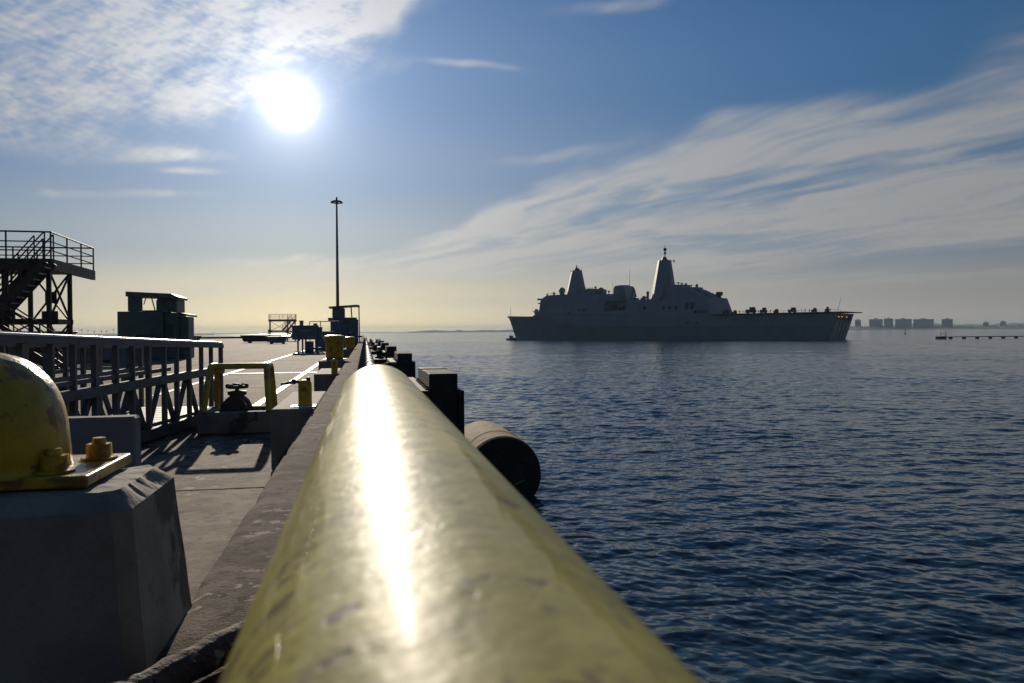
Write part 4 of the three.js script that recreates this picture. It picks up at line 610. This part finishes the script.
{
  const fg = figure();
  [[166, 15], [168.2, 15.4], [176.5, 15.2], [181.4, 15.6], [183, 15], [185.6, 15.4], [193.5, 15.5], [195.8, 15.2], [199.5, 15.6], [201, 15], [203.4, 15.4], [206.6, 15.2], [212.6, 12]].forEach(([s, b], i) => { const p = shipAt(s, 14.052, b), m = obj('person', fg, M.cloth); m.position.copy(p); m.rotation.y = i * 1.3; tag(m, 'crew member in dark clothing standing on the warship flight deck', 'person', 'crew along the flight deck'); });
  [[155, 158.5, 2.4, 'low dark deck tractor nearest the hangar on the flight deck'], [168, 173.4, 3.4, 'tallest dark deck vehicle near the front of the flight deck'], [176, 179.2, 3.0, 'short dark deck vehicle in the middle of the flight deck'], [160.5, 162.5, 2.0, 'small dark tow cart just behind the first tractor on the flight deck'], [183.4, 185.6, 2.1, 'small dark tow cart in the middle of the flight deck'], [203, 205.5, 2.2, 'dark tow cart near the stern end of the flight deck'], [210, 211.6, 2.6, 'narrow dark fire cart at the stern end of the flight deck'], [191, 195, 2.7, 'dark deck vehicle aft of the middle of the flight deck']].forEach(([a, b, h, label]) => {
    const p = shipAt((a + b) / 2, 14.052, 11), t = group('deck_vehicle', p.x, p.y, p.z, -49.07 * RAD); tag(t, label, 'vehicle', 'vehicles on the flight deck'); const w = b - a;
    obj('body', [rbox(-w / 2, w / 2, 0.35, h * 0.62, -1, 1, 0.1), rbox(-w * 0.1, w * 0.42, h * 0.62, h, -0.85, 0.85, 0.12)], M.shipDark, t); for (const [x, z] of [[-0.32, -0.9], [-0.32, 0.9], [0.32, -0.9], [0.32, 0.9]]) obj('wheel', [bar(V(x * w, 0.35, z - 0.12), V(x * w, 0.35, z + 0.12), 0.35, 12)], M.black, t);
  });
}
// ---------------------------------------------------------------- on the water and the far shore
{ // workboat by the bow
  const t = group('workboat', 88, 0, -480, 2.2); tag(t, 'small dark workboat on the water by the warship bow', 'boat');
  obj('hull', profileSolid([[-3.6, 1.5], [-2.8, -0.3], [3.2, -0.3], [3.5, 1.0], [-1, 1.0]], 1.2), M.shipDark, t); obj('cabin', [rbox(-0.9, 1.2, 1.0, 2.6, -0.8, 0.8, 0.1)], M.ship, t); obj('mast', [bar(V(0.6, 2.6, 0), V(0.7, 4.0, 0), 0.06), rbox(0.1, 1.0, 2.62, 2.8, -0.5, 0.5, 0.05)], M.shipDark, t);
}
{ // floating security barrier
  const a = V(279, 0, -351.1), b = V(352, 0, -357.5), d = b.clone().sub(a), turn = -Math.atan2(d.z, d.x);
  const h = group('barrier_float', a.x, 0, a.z, turn); tag(h, 'square dark float with posts at the end of the floating barrier', 'float');
  obj('pontoon', [rbox(0.5, 4.2, -0.4, 1.3, -1.6, 1.6, 0.15)], M.black, h); for (const x of [0.8, 3.9]) obj('post', [bar(V(x, 1.1, 1.5), V(x, 3.4, 1.5), 0.12)], M.black, h); obj('rail', [bar(V(0.8, 2.4, 1.5), V(3.9, 2.4, 1.5), 0.08)], M.black, h);
  let first = null; const names = ['first', 'second', 'third', 'fourth', 'fifth', 'sixth', 'seventh', 'eighth'];
  for (let k = 0; k < 8; k++) { const u = (7 + k * 8.2), p = a.clone().addScaledVector(d.clone().normalize(), u), label = names[k] + ' barrier section counted from its square end float'; if (first) { copyOf(first, p.x, 0, p.z, turn, label); continue; } const s = group('floating_barrier', p.x, 0, p.z, turn); tag(s, label, 'barrier', 'floating barrier off the ship stern'); obj('boom', [bar(V(-1.4, 0.95, 0), V(6.7, 0.95, 0), 0.22, 10)], M.black, s); obj('pontoon', [rbox(0.6, 1.9, -0.4, 0.9, -0.7, 0.7, 0.2)], M.black, s); first = s; }
}
{ const t = group('channel_buoy', 515.7, 0, -693); tag(t, 'tiny dark channel buoy between warship stern and far towers', 'buoy'); obj('float', [lathe([[0, -0.6], [1.2, -0.6], [1.3, 0.3], [0.9, 0.8], [0, 0.85]], 16)], M.shipDark, t); obj('cage', [cyl(0, 0.8, 3.6, 0, 0.5, 0.2, 6), new THREE.SphereGeometry(0.4, 8, 6).translate(0, 3.9, 0)], M.shipDark, t); }
{ // apartment towers across the bay
  const sites = [[33.87, 28.5, 53.4, 'slim apartment tower just right of the warship stern'], [34.95, 64, 55.7, 'broad apartment tower second from the warship stern'], [35.69, 43, 58, 'tallest narrower apartment tower adjoining the second tower'], [36.56, 76, 55, 'wide apartment tower in the middle of the row'], [37.71, 92, 53, 'widest apartment tower of the row'], [39.04, 49, 52.5, 'apartment tower standing alone at the right of the row'], [41.14, 25, 33, 'low pale block far right on the far shore'], [42.04, 24, 37, 'low pale block at the right edge of the picture']];
  for (const [az, w, h, label] of sites) {
    const D = 4520, t = group('apartment_tower', D * Math.sin(az * RAD), 0, -D * Math.cos(az * RAD), -az * RAD); tag(t, label, 'building', 'apartment towers across the bay');
    obj('wall', [box(-w / 2, w / 2, 0, h - 2, -22, 0)], M.tower, t); obj('roof', [box(-w / 2 - 0.5, w / 2 + 0.5, h - 1.99, h - 1, -22.5, 0.5), box(-w * 0.15, w * 0.12, h - 0.99, h + 3.5, -14, -6)], M.tower, t);
    const floors = Math.floor((h - 8) / 6.2); for (let f = 0; f < floors; f++) obj('window_band', [box(-w / 2 + 2, w / 2 - 2, 7 + f * 6.2, 9.8 + f * 6.2, 0.05, 0.35)], M.glassFar, t);
  }
}
{ // palms on the strip of shore behind the stair tower, seen against the sky
  const frond = (a, d) => { const pts = [], n = 5; for (let i = 0; i <= n; i++) { const u = i / n; pts.push([u * 3.2, Math.sin(u * 2.2) * 0.9 - u * u * d]); } const pos = []; for (let i = 0; i < n; i++) { const [x0, y0] = pts[i], [x1, y1] = pts[i + 1], w0 = 0.7 * (1 - (i / n) ** 2), w1 = 0.7 * (1 - ((i + 1) / n) ** 2); const q = [[x0, y0 - w0 * 0.5, -w0], [x1, y1 - w1 * 0.5, -w1], [x0, y0, 0], [x1, y1, 0], [x0, y0 - w0 * 0.5, w0], [x1, y1 - w1 * 0.5, w1]]; for (const [A, B, C] of [[0, 1, 2], [2, 1, 3], [2, 3, 4], [4, 3, 5]]) pos.push(...q[A], ...q[B], ...q[C]); } const g = new THREE.BufferGeometry(); g.setAttribute('position', new THREE.Float32BufferAttribute(pos, 3)); g.computeVertexNormals(); g.rotateY(a); return g; };
  const crown = []; for (let k = 0; k < 16; k++) crown.push(frond(k * 2.4, 1.2 + (k % 4) * 0.9)); const cg = merge(crown);
  const place = ['leftmost', 'second', 'third', 'fourth', 'fifth', 'sixth', 'seventh', 'eighth', 'ninth', 'tenth', 'rightmost'];
  [-20.6, -19.4, -18.9, -18.3, -17.9, -17.55, -17.2, -16.8, -16.5, -16.1, -15.8].forEach((az, i) => { const D = 2860, h = 9 + 7 * hash(i, 3, 9), t = group('palm_tree', D * Math.sin(az * RAD), 5, -D * Math.cos(az * RAD), i); tag(t, place[i] + ' of the tiny palms on the far shore behind the stair tower', 'palm tree', 'palms on the far shore'); obj('trunk', [cyl(0, 0, h, 0, 0.5, 0.3, 8)], M.trunk, t); const c = obj('crown', cg, M.palm, t); c.position.y = h; c.scale.setScalar(1.1 + 0.3 * hash(i, 5, 2)); });
}

renderer.render(scene, camera);
